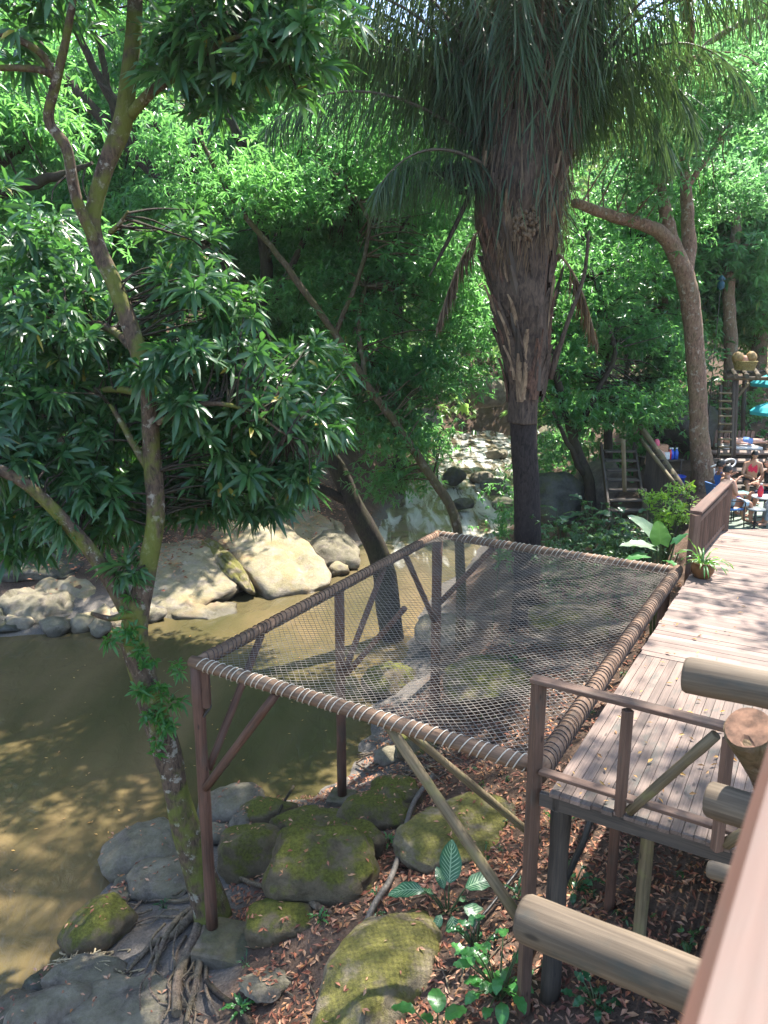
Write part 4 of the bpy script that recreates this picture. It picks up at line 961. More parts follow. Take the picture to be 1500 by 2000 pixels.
# unseen leaf masses added above the picture to shade deck, net and bank
shade_lobes = []
for i in range(34):
    shade_lobes.append((random.uniform(1.5, 14.5), random.uniform(6.0, 17.5), random.uniform(11.2, 14.0), random.uniform(.8, 1.5)))
for i in range(9): shade_lobes.append((random.uniform(5, 9.5), random.uniform(7.5, 13), random.uniform(11.2, 13), random.uniform(.9, 1.5)))  # extra lobes added so the net prints no shadow grid on the boulders
parts = []; cc = []
for (x, y, z, r) in shade_lobes:
    C = ellip(22, (x, y, z), (r, r, r * .4), .45); parts.append(sprays(C, 18, .2, .065, .5)); cc += [tuple(q) for q in C[::5]]
crown("added_shade_crown", parts, M['tree_c'], RT)
twigs(RT, [atY(1330, -60, 18), atY(1250, -350, 15.5), atY(1420, -420, 15)], cc, 'bark_red', .03, 1, 60)
for nm, lb, tr, rd, lo, lf, bk in (
    ("background_tree", 'pale trunk at the right edge behind the pergola', [foot(1480, 760, 30), (1482, 700, 30), (1495, 600, 30), (1515, 480, 30), (1530, 300, 30)], [.3, .28, .24, .2, .1], scatter(10, 1380, 1540, 420, 640, 29, 33, (1.0, 1.7)), 'tree_c', 'bark_brown'),
    ("background_tree", 'dark straight trunk right of the stout patio tree', [foot(1428, 760, 28), (1428, 690, 28), (1424, 560, 28), (1440, 400, 28.5), (1410, 250, 29), (1400, 120, 29)], [.26, .24, .2, .17, .14, .06], scatter(12, 1340, 1540, 200, 520, 28, 33, (1.0, 1.8)), 'tree_c', 'bark_red'),
    ("background_tree", 'thin straight trunk left of the stout patio tree', [foot(1308, 800, 29), (1308, 700, 29), (1300, 600, 29.4), (1285, 480, 29.6), (1290, 330, 30)], [.16, .14, .12, .1, .05], scatter(10, 1200, 1400, 400, 680, 29, 33, (1.0, 1.6)), 'tree_b', 'bark_brown'),
    ("background_tree", 'airy light green tree at the upper right edge', [foot(1560, 760, 34), (1545, 600, 34), (1500, 300, 34), (1480, 120, 34)], [.3, .26, .2, .06], scatter(14, 1300, 1560, 20, 420, 32, 38, (1.2, 2.2)), 'tree_c', 'bark_brown'),
    ("background_tree", 'tall tree behind the palm crown', [foot(1032, 880, 44), (1030, 700, 44), (1025, 400, 44), (1010, 100, 44)], [.4, .36, .28, .1], scatter(22, 860, 1180, 100, 640, 40, 47, (1.6, 2.8)), 'tree_b', 'bark_dark'),
    ("background_tree", 'leafy tree on the far bank above the rapids', [foot(780, 880, 40), (780, 760, 40), (770, 500, 40), (740, 200, 40)], [.35, .3, .25, .08], scatter(30, 560, 930, 120, 700, 38, 44, (1.4, 2.4)), 'tree_b', 'bark_dark'),
    ("background_tree", 'leafy tree on the far slope behind the leaning trunk', [foot(420, 900, 35), (410, 760, 35), (440, 500, 35), (430, 200, 35)], [.32, .3, .24, .08], scatter(15, 160, 460, 140, 760, 31, 36, (1.3, 2.2)) + scatter(9, 300, 640, 120, 420, 31, 36, (1.3, 2.2)), 'tree_b', 'bark_dark'),
    ("background_tree", 'light green tree on the far slope at the left edge', [foot(60, 900, 33), (60, 760, 33), (40, 500, 33), (30, 150, 33)], [.3, .28, .22, .08], scatter(22, -80, 260, 60, 820, 29, 36, (1.3, 2.2)), 'tree_c', 'bark_dark')):
    bgtree(nm, lb, tr, rd, [], lo, lf, bk, 30, .33, .11, .85, 11, 8, 'trees in the background', .03)

# far wooded hillside: nobody could count it
def forest_mass():
    parts = []
    n = 3100
    x = rng.uniform(-60, 62, n); y = rng.uniform(44, 108, n)
    keep = (np.abs(x) < y * .62 + 6); x = x[keep]; y = y[keep]
    z = G(x, y)
    riv = np.abs(x - (y * .19 - 3.0)) < 2.5
    h = rng.uniform(0.03, 1.0, len(x)) * np.where(y < 60, 10, 16); h = np.where(riv & (y < 62), h + 7, h)
    C = np.stack([x, y, z + h], 1)
    v = sprays(C, 40, .72, .30, 1.6); return np_mesh("forest", *v)
tag(link("forest", forest_mass(), M['forest']), 'dense sunlit forest covering the slope behind the river', 'forest', kind='stuff')
# leafy undergrowth along both banks
def undergrowth():
    parts = []
    def strip(pts, n, w, hmin, hmax, L, W):
        P = np.array(pts, float); k = rng.integers(0, len(P) - 1, n); t = rng.random(n)[:, None]
        xy = P[k] * (1 - t) + P[k + 1] * t + rng.normal(size=(n, 2)) * w
        z = G(xy[:, 0], xy[:, 1]) + rng.uniform(hmin, hmax, n)
        ok = G(xy[:, 0], xy[:, 1]) > water_z(xy[:, 1]) + .1
        parts.append(sprays(np.concatenate([xy, z[:, None]], 1)[ok], 26, L, W, .45))
    strip([(-20, 33), (-12, 34), (-6, 37), (-2, 42), (0, 52)], 420, 1.6, .2, 4.0, .22, .075)
    strip([(-22, 27), (-14, 29), (-8, 31.5), (-3.5, 36.5), (-1, 46)], 420, .9, .1, 2.0, .24, .08)
    strip([(-15, 27.5), (-11, 28), (-7.5, 29.8), (-4.5, 32.5)], 260, .6, .1, 1.7, .24, .08)
    strip([(5.0, 25), (6.6, 30), (8.6, 36), (11, 44), (14, 54)], 380, .9, .1, 2.8, .2, .07)
    strip([(0, 58), (4, 63), (8, 66), (12, 64), (16, 58)], 300, 1.5, .2, 6.0, .4, .14)
    strip([(8, 28), (12, 30), (18, 32), (26, 34)], 380, 1.6, .2, 3.8, .22, .08)
    strip([(7.4, 25.5), (10, 27.5), (14, 28)], 160, .7, .1, 1.6, .2, .07)
    return np_mesh("undergrowth", *cat_mesh(parts))
tag(link("undergrowth", undergrowth(), M['tree_b']), 'leafy green undergrowth along the river banks', 'undergrowth', kind='stuff')

# ------------------------------------------------------------------ palm
PB = V(3.22, 16.5, gz(3.22, 16.5))
PALM = thing("palm_tree", tuple(PB - V(0, 0, .1)), 'big shaggy palm with dark smooth trunk and hanging fronds behind the net', 'palm')
def py2z(py): return atY(1030, py, 16.5).z
dark = [(1032, 1100, 16.5), (1030, 1060, 16.5), (1028, 950, 16.5), (1024, 880, 16.5), (1022, 818, 16.5)]
pts, rr = limb_pts([PB - V(0, 0, .3), PB + V(0, 0, .4)] + dark[1:], [.36, .31, .295, .285, .285, .29], 7)
rr = [r * (1 + .025 * math.sin(i * 3.0)) for i, r in enumerate(rr)]
MB().tube(pts, rr, 22, False, .05, 3).build("lower_trunk", M['palm_trunk'], PALM)
up_px = [(1022, 826, 16.5), (1024, 800, 16.5), (1030, 700, 16.5), (1022, 600, 16.5), (1015, 500, 16.5), (1012, 400, 16.5), (1020, 320, 16.5), (1030, 230, 16.5)]
pts, rr = limb_pts(up_px, [.315, .33, .43, .54, .66, .78, .80, .62], 6); core = list(zip(pts, rr))
MB().tube(pts, rr, 24, True, .35, 8).build("upper_trunk", M['palm_fibre'], PALM)
def at_core(z):
    q = min(core, key=lambda c: abs(c[0].z - z)); return q
# old leaf bases: woody straps hugging the trunk, ragged at the top
PT_ = [M['palm_fibre'], M['palm_straw'], M['palm_fibre'], M['dark_wood'], barkmat('palm_fibre_red', (0.035, 0.02, 0.016), (0.17, 0.095, 0.065), 0, scale=7)]
for i in range(270):
    z = py2z(330 + 470 * (i / 270) + random.uniform(-15, 15)); c, r = at_core(z); th = random.uniform(0, 2 * math.pi)
    L = random.uniform(.6, 1.5); w = random.uniform(.04, .12)
    rd = V(math.cos(th), math.sin(th), 0); tg = V(-rd.y, rd.x, 0)
    out = random.uniform(.02, .17); m_ = MB(); o = 0
    cs = []
    for j in range(5):
        t = j / 4; c2, r2 = at_core(z + L * t)
        p = V(c2.x, c2.y, z + L * t) + rd * (r2 * .99 + .02 + out * t * t) + tg * (.05 * math.sin(t * 3 + i))
        cs.append((p, w * (1 - .75 * t ** 1.5)))
    for p, ww in cs:
        m_.v += [p - tg * ww + rd * -.01, p + rd * .035, p + tg * ww + rd * -.01, p - rd * .02]
    for j in range(4):
        for k in range(4):
            k2 = (k + 1) % 4; m_.face((j * 4 + k, j * 4 + k2, j * 4 + 4 + k2, j * 4 + 4 + k), ((0, 0),) * 4)
    m_.face((16, 17, 18, 19), ((0, 0),) * 4)
    m_.build("frond_base", random.choice(PT_), PALM)
# stalks and fronds
CR = atY(1030, 300, 16.5)
def frond(az, el, L, droop, start_r=.55, zoff=0.0, live=True, hang=1.0, nl=64, ll=.85, rmax=.05, late=1.6, t0=.18):
    rd = V(math.sin(az), math.cos(az), 0)
    p = CR + rd * start_r + V(0, 0, zoff); d = (rd * math.cos(el) + V(0, 0, math.sin(el))).normalized()
    pts = [p.copy()]; n = 18
    for i in range(n):
        d = (d + (V(0, 0, -1) * .9 + rd * .25) * (droop / n * ((i + 1) / n) ** late * (1 + late))).normalized(); p = p + d * (L / n); pts.append(p.copy())
    rad = [rmax * (1 - .85 * i / n) for i in range(n + 1)]
    fr_ = MB().tube(pts, rad, 6, False).build("frond", M['palm_stalk'] if live else M['palm_straw'], PALM)
    A = np.array([q[:] for q in pts]); t = np.linspace(t0, .995, nl); idx = t * n; i0 = np.minimum(idx.astype(int), n - 1); f = (idx - i0)[:, None]
    P = A[i0] * (1 - f) + A[i0 + 1] * f; T = unit(A[i0 + 1] - A[i0])
    S = unit(np.cross(T, np.array([0, 0, 1.0])))
    parts = []
    for sg in (-1, 1):
        D = T * .3 + S * sg * (.62 / hang) + np.array([0, 0, -.7 * hang]) + rng.normal(size=P.shape) * .24
        N = T + rng.normal(size=P.shape) * .3
        ln = ll * (np.sin(np.pi * (t * .86 + .1)) * .75 + .3) * (.8 + .4 * rng.random(nl))
        parts.append(leaves(P, D, N, ln, .04, True, .35 * hang, .25))
    v, tr = cat_mesh(parts)
    link("leaflets", np_mesh("leaflets", v - np.array(wloc(fr_)), tr), M['palm'] if live else M['palm_dead'], fr_)
M['palm_stalk'] = plain("palm_stalk", (0.085, 0.065, 0.045), .6, var=.35, scale=6)
for i in range(40):
    az = i * 2.39996 + .3; k = i / 57
    frond(az, R(87 - 24 * k + random.uniform(-4, 4)), random.uniform(5.8, 7.4), 1.5 + .9 * k, .12 + .5 * k, random.uniform(-.3, .3), True, random.uniform(.9, 1.4), 80, 1.0, late=1.3, t0=.26)
# lower arching fronds seen at both sides
for az, el, L, dr, sr, zo in ((-80, 48, 5.4, 1.5, .5, .1), (-66, 62, 6.0, 2.0, .5, .1), (-92, 36, 5.0, 1.5, .6, -.1), (-110, 28, 3.0, 2.2, .6, -.45), (-75, 70, 6.2, 2.2, .4, .3), (-100, 58, 5.6, 1.9, .4, .2), (-86, 44, 5.8, 1.2, .4, .3), (-84, 54, 6.0, 1.5, .4, .2), (-70, 50, 5.8, 1.6, .5, .2), (-96, 66, 6.0, 2.0, .4, .2),
                              (82, 56, 5.2, 2.3, .5, .2), (60, 50, 4.6, 3.0, .5, .3), (95, 64, 5.6, 2.2, .5, .2), (72, 62, 4.8, 3.4, .5, .2), (110, 68, 5.6, 2.4, .5, .1)):
    frond(R(az), R(el), L, dr, sr, zo, True, random.uniform(1.0, 1.4), 140, 1.05, late=1.0, t0=.10)
# dead fronds hanging down the trunk
for az, L, zo in ((-95, 2.4, -1.2), (95, 2.0, -1.9)):
    frond(R(az), R(-40), L, 3.6, .70, zo, False, 1.6, 60, .4, .03, .2)
# dry fibres and dead leaflets among the stalks
n = 4200
th = rng.random(n) * 2 * np.pi; zz = np.array([py2z(470), py2z(-120)]); z = rng.uniform(*zz, n); rr_ = .80 + np.clip((z - py2z(330)) * .16, -.15, 1.0) * rng.random(n) + rng.normal(size=n) * .06
P = np.stack([CR.x + rr_ * np.cos(th), CR.y + rr_ * np.sin(th), z], 1)
D = np.stack([np.cos(th) * .12, np.sin(th) * .12, -np.ones(n)], 1) + rng.normal(size=(n, 3)) * .16
v, t = leaves(P, D, np.stack([np.cos(th), np.sin(th), th * 0], 1) + rng.normal(size=(n, 3)) * .3, rng.uniform(.35, 1.0, n), rng.uniform(.008, .024, n), True, .1, .2)
tag(link("dry_fibres", np_mesh("dry_fibres", v - np.array(PALM.location), t), M['palm_dead'], PALM), kind='stuff')
# green leaflets hanging in front of the stalks
n = 800
th = rng.random(n) * 2 * np.pi; z = py2z(-200) - (py2z(-200) - py2z(400)) * rng.random(n) ** 1.5; rr_ = .80 + np.clip((z - py2z(330)) * .26, 0, 1.5) * rng.random(n)
P = np.stack([CR.x + rr_ * np.cos(th), CR.y + rr_ * np.sin(th), z], 1)
D = np.stack([np.cos(th) * .25, np.sin(th) * .25, -np.ones(n)], 1) + rng.normal(size=(n, 3)) * .28
v, t = leaves(P, D, np.stack([np.cos(th), np.sin(th), th * 0], 1) + rng.normal(size=(n, 3)) * .3, rng.uniform(.5, 1.1, n), rng.uniform(.02, .04, n), True, .15, .2)
tag(link("hanging_leaflets", np_mesh("hanging_leaflets", v - np.array(PALM.location), t), M['palm'], PALM), kind='stuff')
# fruit bunches and the woody spathe
def bunch(c, r, n_, sc):
    m_ = MB()
    for i in range(n_):
        d = Vector((random.gauss(0, 1), random.gauss(0, 1), random.gauss(0, 1))).normalized() * (r * random.random() ** .3)
        m_.ball(c + Vector((d.x * sc[0], d.y * sc[1], d.z * sc[2])), .035, 7, 5, (1, 1, 1.3))
    return m_
MF = plain("palm_fruit", (0.035, 0.028, 0.022), .5, var=.4); MF2 = plain("palm_fruit_dry", (0.13, 0.085, 0.05), .7, var=.4)
bunch(atY(893, 342, 16.2), .33, 130, (1.2, 1, .75)).build("fruit_bunch", MF, PALM)["kind"] = "stuff"
bunch(atY(1028, 432, 15.72), .34, 170, (.75, .35, 1.1)).build("fruit_bunch", MF2, PALM)["kind"] = "stuff"
pts, rr = limb_pts([(935, 352, 16.2), (900, 348, 16.1), (860, 340, 16), (822, 338, 15.9)], [.05, .09, .05, .008], 5); MB().tube(pts, rr, 8).build("spathe", M['bark_dark'], PALM)
pts, rr = limb_pts([(940, 372, 16.2), (915, 375, 16.1), (888, 378, 16)], [.04, .06, .008], 5); MB().tube(pts, rr, 8).build("spathe", M['bark_dark'], PALM)
pts, rr = limb_pts([(918, 380, 16.1), (880, 460, 16), (838, 540, 15.9)], [.05, .045, .02], 5); MB().tube(pts, rr, 8).build("dead_stalk", M['bark_dark'], PALM)
pts, rr = limb_pts([(1075, 740, 16.4), (1105, 640, 16.2), (1140, 540, 16.1), (1150, 450, 16)], [.06, .05, .04, .03], 5); MB().tube(pts, rr, 8).build("dead_stalk", M['palm_fibre'], PALM)

# ------------------------------------------------------------------ litter, roots, pipes
def litter(name, n, sampler, L, mat, label, zf=GZ, lift=.012):
    xy = sampler(n); x, y = xy[:, 0], xy[:, 1]; z = zf(x, y) + lift + rng.random(len(x)) * .02
    ok = (z > -4.6); x, y, z = x[ok], y[ok], z[ok]; n = len(x)
    az = rng.random(n) * 6.283
    D = np.stack([np.cos(az), np.sin(az), rng.normal(size=n) * .22], 1); N = np.array([0, 0, 1.0]) + rng.normal(size=(n, 3)) * .4
    ln = L * rng.uniform(.55, 1.3, n)
    v, t = leaves(np.stack([x, y, z], 1), D, N, ln, ln * rng.uniform(.28, .45, n), False, -.05, .35)
    return tag(link(name, np_mesh(name, v, t, False), M[mat]), label, 'leaves', kind='stuff')
def bank(n):
    x = rng.uniform(-2.6, 6.5, n * 2); y = rng.uniform(4.5, 17, n * 2)
    dens = vnoise(x, y, .8, 9) * 1.0 + .25 - .35 * (x < -1.6)
    k = (rng.random(n * 2) < dens); return np.stack([x[k], y[k]], 1)[:n]
litter("leaf_litter", 21000, bank, .105, 'litter', 'red brown dry leaves covering the bank under the deck and net')
def farbank(n):
    P = np.array([(-11, 25.5), (-7.2, 27.3), (-4.2, 31), (-1.5, 34)]); k = rng.integers(0, 3, n); t = rng.random(n)[:, None]
    return P[k] * (1 - t) + P[k + 1] * t + rng.normal(size=(n, 2)) * .9
litter("leaf_litter", 2600, farbank, .15, 'litter', 'dry brown leaves on the far bank rocks', lift=.35)
def ondeck(n):
    a = np.abs(rng.normal(0, 3.2, n)) % 9; b = rng.uniform(.15, 3.5, n)
    return np.stack([DO.x + d1.x * a + d2.x * b, DO.y + d1.y * a + d2.y * b], 1)
litter("fallen_leaves", 230, ondeck, .075, 'yellow_leaf', 'yellow and tan leaves scattered on the deck boards', lambda x, y: x * 0 + .006, .006)
o = MB(); lf = atY(1300, 1868, 2.62)
v, t = leaves(np.array([[lf.x - .02, lf.y, lf.z + .012]]), np.array([[1, .1, 0.0]]), np.array([[0, -.3, 1.0]]), np.array([.045]), np.array([.025]), True, .0, .3)
tag(link("fallen_leaf", np_mesh("fallen_leaf", v, t), M['yellow_leaf']), 'single yellow leaf lying on the thick foreground log', 'leaf')

# dry leaves caught on the boulders
tops = np.concatenate(ROCKTOPS); pk = tops[rng.integers(0, len(tops), 620)]
az = rng.random(620) * 6.283; ln = rng.uniform(.05, .11, 620)
v, t = leaves(pk + np.array([0, 0, .012]), np.stack([np.cos(az), np.sin(az), rng.normal(size=620) * .12], 1), np.array([0, 0, 1.0]) + rng.normal(size=(620, 3)) * .25, ln, ln * .38, False, -.05, .3)
tag(link("fallen_leaves", np_mesh("fallen_leaves", v, t, False), M['litter']), 'dry leaves lying on the mossy boulders', 'leaves', kind='stuff')
# a few leaves drifting on the river
xr = rng.uniform(-9, -1, 160); yr = rng.uniform(8, 22, 160); ok = G(xr, yr) < -4.85; xr, yr = xr[ok], yr[ok]; az = rng.random(len(xr)) * 6.283; ln = rng.uniform(.05, .1, len(xr))
v, t = leaves(np.stack([xr, yr, WZ(xr, yr) + .012], 1), np.stack([np.cos(az), np.sin(az), az * 0], 1), np.array([0, 0, 1.0]) + rng.normal(size=(len(xr), 3)) * .1, ln, ln * .4, False, 0, .1)
tag(link("floating_leaves", np_mesh("floating_leaves", v, t, False), M['yellow_leaf']), 'small pale leaves drifting on the brown river', 'leaves', kind='stuff')
ROOTS = thing("tree_roots", tuple(ground_at(360, 1850)), 'tangle of bare roots spreading from the leaning mango trunk', 'roots')
def groundline(px, lift=.03, jit=3):
    out = []
    for (x, y) in px:
        p = ground_at(x + random.uniform(-jit, jit), y + random.uniform(-jit, jit)); p.z = float(GZ(np.array([p.x]), np.array([p.y]))[0]) + lift; out.append(p)
    return out
def root(px, r0, r1, lift=.03, parent=ROOTS, mat='root', name='root', jit=3):
    P = groundline(px, lift, jit); n_ = len(P); c = cr([tuple(p) + (r0 + (r1 - r0) * i / (n_ - 1),) for i, p in enumerate(P)], 5)
    return MB().tube([Vector(q[:3]) for q in c], [max(.004, q[3]) for q in c], 8, True, .2, random.random() * 9).build(name, M[mat], parent)
root([(395, 1770), (370, 1800), (335, 1835), (300, 1850), (268, 1880), (250, 1910)], .085, .02, .06)
root([(400, 1775), (385, 1830), (360, 1880), (348, 1930), (345, 1985)], .10, .06, .08)
root([(405, 1790), (395, 1850), (385, 1900), (372, 1960), (366, 1998)], .06, .03, .08)
root([(392, 1768), (350, 1800), (320, 1845), (305, 1895), (295, 1940), (310, 1965)], .05, .02, .1)
root([(390, 1750), (330, 1725), (300, 1745), (275, 1770), (250, 1800)], .035, .015, .05)
root([(385, 1755), (350, 1765), (310, 1762), (285, 1765), (262, 1748)], .03, .012, .05)
root([(385, 1785), (340, 1795), (300, 1800), (255, 1812)], .03, .01, .05)
root([(400, 1800), (400, 1880), (405, 1930), (425, 1985)], .035, .02, .05)
root([(285, 1960), (320, 1965), (370, 1970), (410, 1980)], .018, .01, .06)
root([(335, 1930), (330, 1970), (322, 2000)], .02, .012, .08)
for i in range(16):
    x = random.uniform(300, 395); y = random.uniform(1790, 1900)
    root([(x, y), (x - random.uniform(5, 30), y + 30), (x - random.uniform(0, 45), y + 70), (x - random.uniform(0, 50), y + random.uniform(80, 120))], random.uniform(.014, .03), .008, random.uniform(.03, .12))
for i in range(12):
    x = random.uniform(250, 380); y = random.uniform(1720, 1800)
    root([(x, y), (x - 25, y + random.uniform(-5, 15)), (x - 55, y + random.uniform(0, 35)), (x - 80, y + random.uniform(10, 45))], random.uniform(.01, .02), .006, random.uniform(.03, .08))
R2 = thing("tree_roots", tuple(ground_at(740, 1500)), 'tangled thin roots in the shade beneath the net', 'roots')
for i in range(18):
    x = random.uniform(690, 800); y = random.uniform(1465, 1530)
    root([(x, y), (x + random.uniform(20, 40), y + random.uniform(-25, 10)), (x + random.uniform(50, 80), y + random.uniform(-25, 20)), (x + random.uniform(80, 130), y + random.uniform(-20, 30))], random.uniform(.012, .03), .01, random.uniform(.02, .12), R2)
DG = thing("driftwood_heap", tuple(ground_at(160, 1915)), 'heap of pale dry roots and straw at the river edge', 'debris')
dgb = MB()
for i in range(150):
    x, y = random.gauss(165, 38), random.gauss(1905, 22)
    P = groundline([(x, y), (x + random.uniform(-30, 30), y + random.uniform(-14, 14)), (x + random.uniform(-45, 45), y + random.uniform(-22, 22))], max(.02, .26 - .0045 * math.hypot(x - 165, (y - 1905) * 1.5)), 2)
    c = cr([tuple(p) for p in P], 4); dgb.tube([Vector(q) for q in c], random.uniform(.006, .016), 4, False)
tag(dgb.build("straw", plain("straw", (0.34, 0.27, 0.16), .9, var=.4), DG), kind='stuff')
boulder(165, 1915, 150, 'rock', 'low stone buried under the dry straw heap', .7, .35, 10, group=BK)
root([(620, 1790), (560, 1745), (520, 1735), (490, 1725), (460, 1715)], .05, .03, .08, tag(thing("fallen_branch", tuple(ground_at(560, 1750)), 'dark fallen branch lying across the red leaf litter', 'branch')), 'root', 'branch')
o = thing("fallen_branch", tuple(ground_at(600, 1760)), 'short brown stick beside the low rounded mossy stone', 'branch')
root([(545, 1752), (600, 1775), (650, 1800)], .05, .03, .06, o, 'bark_brown', 'branch')
o = thing("fallen_branch", tuple(ground_at(560, 1620)), 'thin dark root running down the crack between mossy boulders', 'branch')
root([(575, 1560), (560, 1590), (540, 1630), (520, 1690)], .03, .02, .3, o, 'bark_dark', 'branch')
o = thing("fallen_branch", tuple(ground_at(440, 1930)), 'dark half buried branch near the bottom seedling', 'branch')
root([(405, 1915), (430, 1940), (465, 1970), (490, 1998)], .04, .04, .03, o, 'bark_dark', 'branch')
sticks = []
for i in range(26):
    p = (random.uniform(480, 1000), random.uniform(1720, 1990)); a = random.uniform(0, 6.28); q = random.uniform(18, 45)
    sticks.append(groundline([p, (p[0] + math.cos(a) * q, p[1] + math.sin(a) * q * .6), (p[0] + math.cos(a) * 2 * q, p[1] + math.sin(a) * q * 1.1)], .03))
sb = MB()
for s_ in sticks: sb.tube(s_, random.uniform(.006, .012), 5, False)
tag(sb.build("twig_litter", M['root']), 'thin dry twigs scattered over the leaf litter', 'twigs', kind='stuff')
o = MB(); P = groundline([(845, 1545), (805, 1590), (780, 1680), (760, 1740), (730, 1800), (695, 1870)], .16, 0); P[0].z += .1
c = cr([tuple(p) for p in P], 6); o.tube([Vector(q) for q in c], .042, 10)
tag(o.build("drain_pipe", M['pipe_grey']), 'long dark pipe snaking down the bank past the mossy boulders', 'pipe')
o = MB(); o.tube([dk3(1.25, .35, -.2), dk3(1.0, .2, -1.1), V(1.62, 7.25, gz(1.62, 7.25) + .02)], .035, 10)
tag(o.build("drain_pipe", M['pipe']), 'straight black pipe hanging from the deck beside the double post', 'pipe')
o = MB(); P = groundline([(1015, 1720), (960, 1790), (930, 1830), (915, 1880)], .12, 0); c = cr([tuple(p) for p in P], 6); o.tube([Vector(q) for q in c], .022, 8)
tag(o.build("hose", M['pipe']), 'thin black hose curling behind the striped plant', 'hose')

# ------------------------------------------------------------------ plants
def striped_leaf():
    m, n, l, b = newmat("striped_leaf")
    uv = n.new("ShaderNodeUVMap"); sx = n.new("ShaderNodeSeparateXYZ"); l.new(uv.outputs[0], sx.inputs[0])
    au = math_(n, l, 'ABSOLUTE', sx.outputs[0])
    ph = math_(n, l, 'SUBTRACT', math_(n, l, 'MULTIPLY', sx.outputs[1], 62), math_(n, l, 'MULTIPLY', au, 16))
    st = math_(n, l, 'SINE', ph); f = sss(st, .35, .95, n, l)
    f = math_(n, l, 'MULTIPLY', f, sss(au, 1.0, .55, n, l))
    mid = sss(au, .09, .03, n, l); f = math_(n, l, 'MAXIMUM', f, mid)
    col = mixc(n, l, math_(n, l, 'MULTIPLY', f, .75), (0.022, 0.095, 0.035), (0.30, 0.42, 0.24))
    l.new(col, b.inputs["Base Color"]); b.inputs["Roughness"].default_value = .35
    return m
def veined_leaf(name, base, vein, trans, tcol, rough=.32):
    m, n, l, b = newmat(name)
    uv = n.new("ShaderNodeUVMap"); sx = n.new("ShaderNodeSeparateXYZ"); l.new(uv.outputs[0], sx.inputs[0])
    au = math_(n, l, 'ABSOLUTE', sx.outputs[0])
    ph = math_(n, l, 'SUBTRACT', math_(n, l, 'MULTIPLY', sx.outputs[1], 40), math_(n, l, 'MULTIPLY', au, 9))
    f = sss(math_(n, l, 'SINE', ph), .93, 1.0, n, l); f = math_(n, l, 'MAXIMUM', f, sss(au, .05, .02, n, l))
    col = mixc(n, l, math_(n, l, 'MULTIPLY', f, .6), base, vein); l.new(col, b.inputs["Base Color"]); b.inputs["Roughness"].default_value = rough
    tb = n.new("ShaderNodeBsdfTranslucent"); tb.inputs[0].default_value = (*tcol, 1)
    mx = n.new("ShaderNodeMixShader"); mx.inputs[0].default_value = trans
    l.new(b.outputs[0], mx.inputs[1]); l.new(tb.outputs[0], mx.inputs[2]); l.new(mx.outputs[0], n["Material Output"].inputs[0])
    return m
M['striped'] = striped_leaf()
M['taro'] = veined_leaf("taro_leaf", (0.06, 0.17, 0.03), (0.16, 0.28, 0.07), .5, (0.34, 0.62, 0.03))
M['taro_sheen'] = veined_leaf("taro_leaf_sheen", (0.20, 0.27, 0.17), (0.35, 0.4, 0.28), .15, (0.2, 0.4, 0.1), .22)  # whitish reflection on these leaves put into their base colour
M['broad'] = veined_leaf("broad_green_leaf", (0.05, 0.19, 0.045), (0.12, 0.28, 0.08), .3, (0.2, 0.5, 0.05))
M['broad_dark'] = veined_leaf("broad_dark_leaf", (0.025, 0.10, 0.035), (0.07, 0.17, 0.07), .25, (0.12, 0.3, 0.04))
M['stem'] = plain("green_stem", (0.05, 0.075, 0.025), .5, var=.3)
def blade(base, az, el, L, W, droop=.6, kind='oval', cup=.15, twist=0.0, notch=0):
    m_ = MB(); ns, us = 10, (-1, -.5, 0, .5, 1)
    f = V(math.sin(az), math.cos(az), 0); sd_ = V(f.y, -f.x, 0); d = f * math.cos(el) + V(0, 0, math.sin(el)); p = Vector(base)
    for i in range(ns + 1):
        t = i / ns
        if kind == 'oval': w = math.sin(math.pi * (t * .97 + .015) ** .85) ** .8
        elif kind == 'heart': w = (1 - t) ** .55 * min(1, (t + .10) * 3.0) ** .5 * 1.12
        else: w = math.sin(math.pi * (t * .96 + .02)) ** .6
        if notch: w *= 1 - notch * (.5 + .5 * math.cos(t * 44))
        s_ = sd_ * math.cos(twist) + V(0, 0, math.sin(twist)); nrm = s_.cross(d).normalized()
        for u in us:
            q = p + s_ * (u * w * W / 2) + nrm * (cup * abs(u) * w * W / 2) + nrm * (.012 * math.sin(t * 19 + u * 3) * abs(u))
            if kind == 'heart' and i == 0: q = q - d * (abs(u) * L * .16)
            m_.v.append(q)
        d = (d + V(0, 0, -droop / ns)).normalized(); p = p + d * (L / ns)
    for i in range(ns):
        for k in range(4):
            a = i * 5 + k
            m_.face((a, a + 1, a + 6, a + 5), ((us[k], i / ns), (us[k + 1], i / ns), (us[k + 1], (i + 1) / ns), (us[k], (i + 1) / ns)), True)
    return m_
def plant(name, label, base, lv, mat, kind='oval', cat='plant', stem=.012, group='plants on the bank', spread=.05):
    """lv: list of (azimuth deg, stalk length, stalk elevation deg, leaf length, width, leaf elevation deg, droop[, material])"""
    T = thing(name, tuple(base), label, cat, group)
    for q in lv:
        az, sl_, se, L, W, le, dr = q[:7]; mt = q[7] if len(q) > 7 else mat
        a = R(az); f = V(math.sin(a), math.cos(a), 0); s0 = Vector(base) + f * spread * random.random() - V(0, 0, .03)
        tip = s0 + (f * math.cos(R(se)) + V(0, 0, math.sin(R(se)))) * sl_; md = s0.lerp(tip, .5) + V(0, 0, sl_ * .12)
        pts, rr = limb_pts([s0, md, tip], [stem, stem * .85, stem * .6], 4); MB().tube(pts, rr, 6, False).build("stem", M['stem'], T)
        blade(tip, a, R(le), L, W, dr, kind, .15, random.uniform(-.35, .35)).build("leaf", M[mt], T)
    return T
def gp(px, py):
    p = ground_at(px, py); p.z = float(GZ(np.array([p.x]), np.array([p.y]))[0]); return p
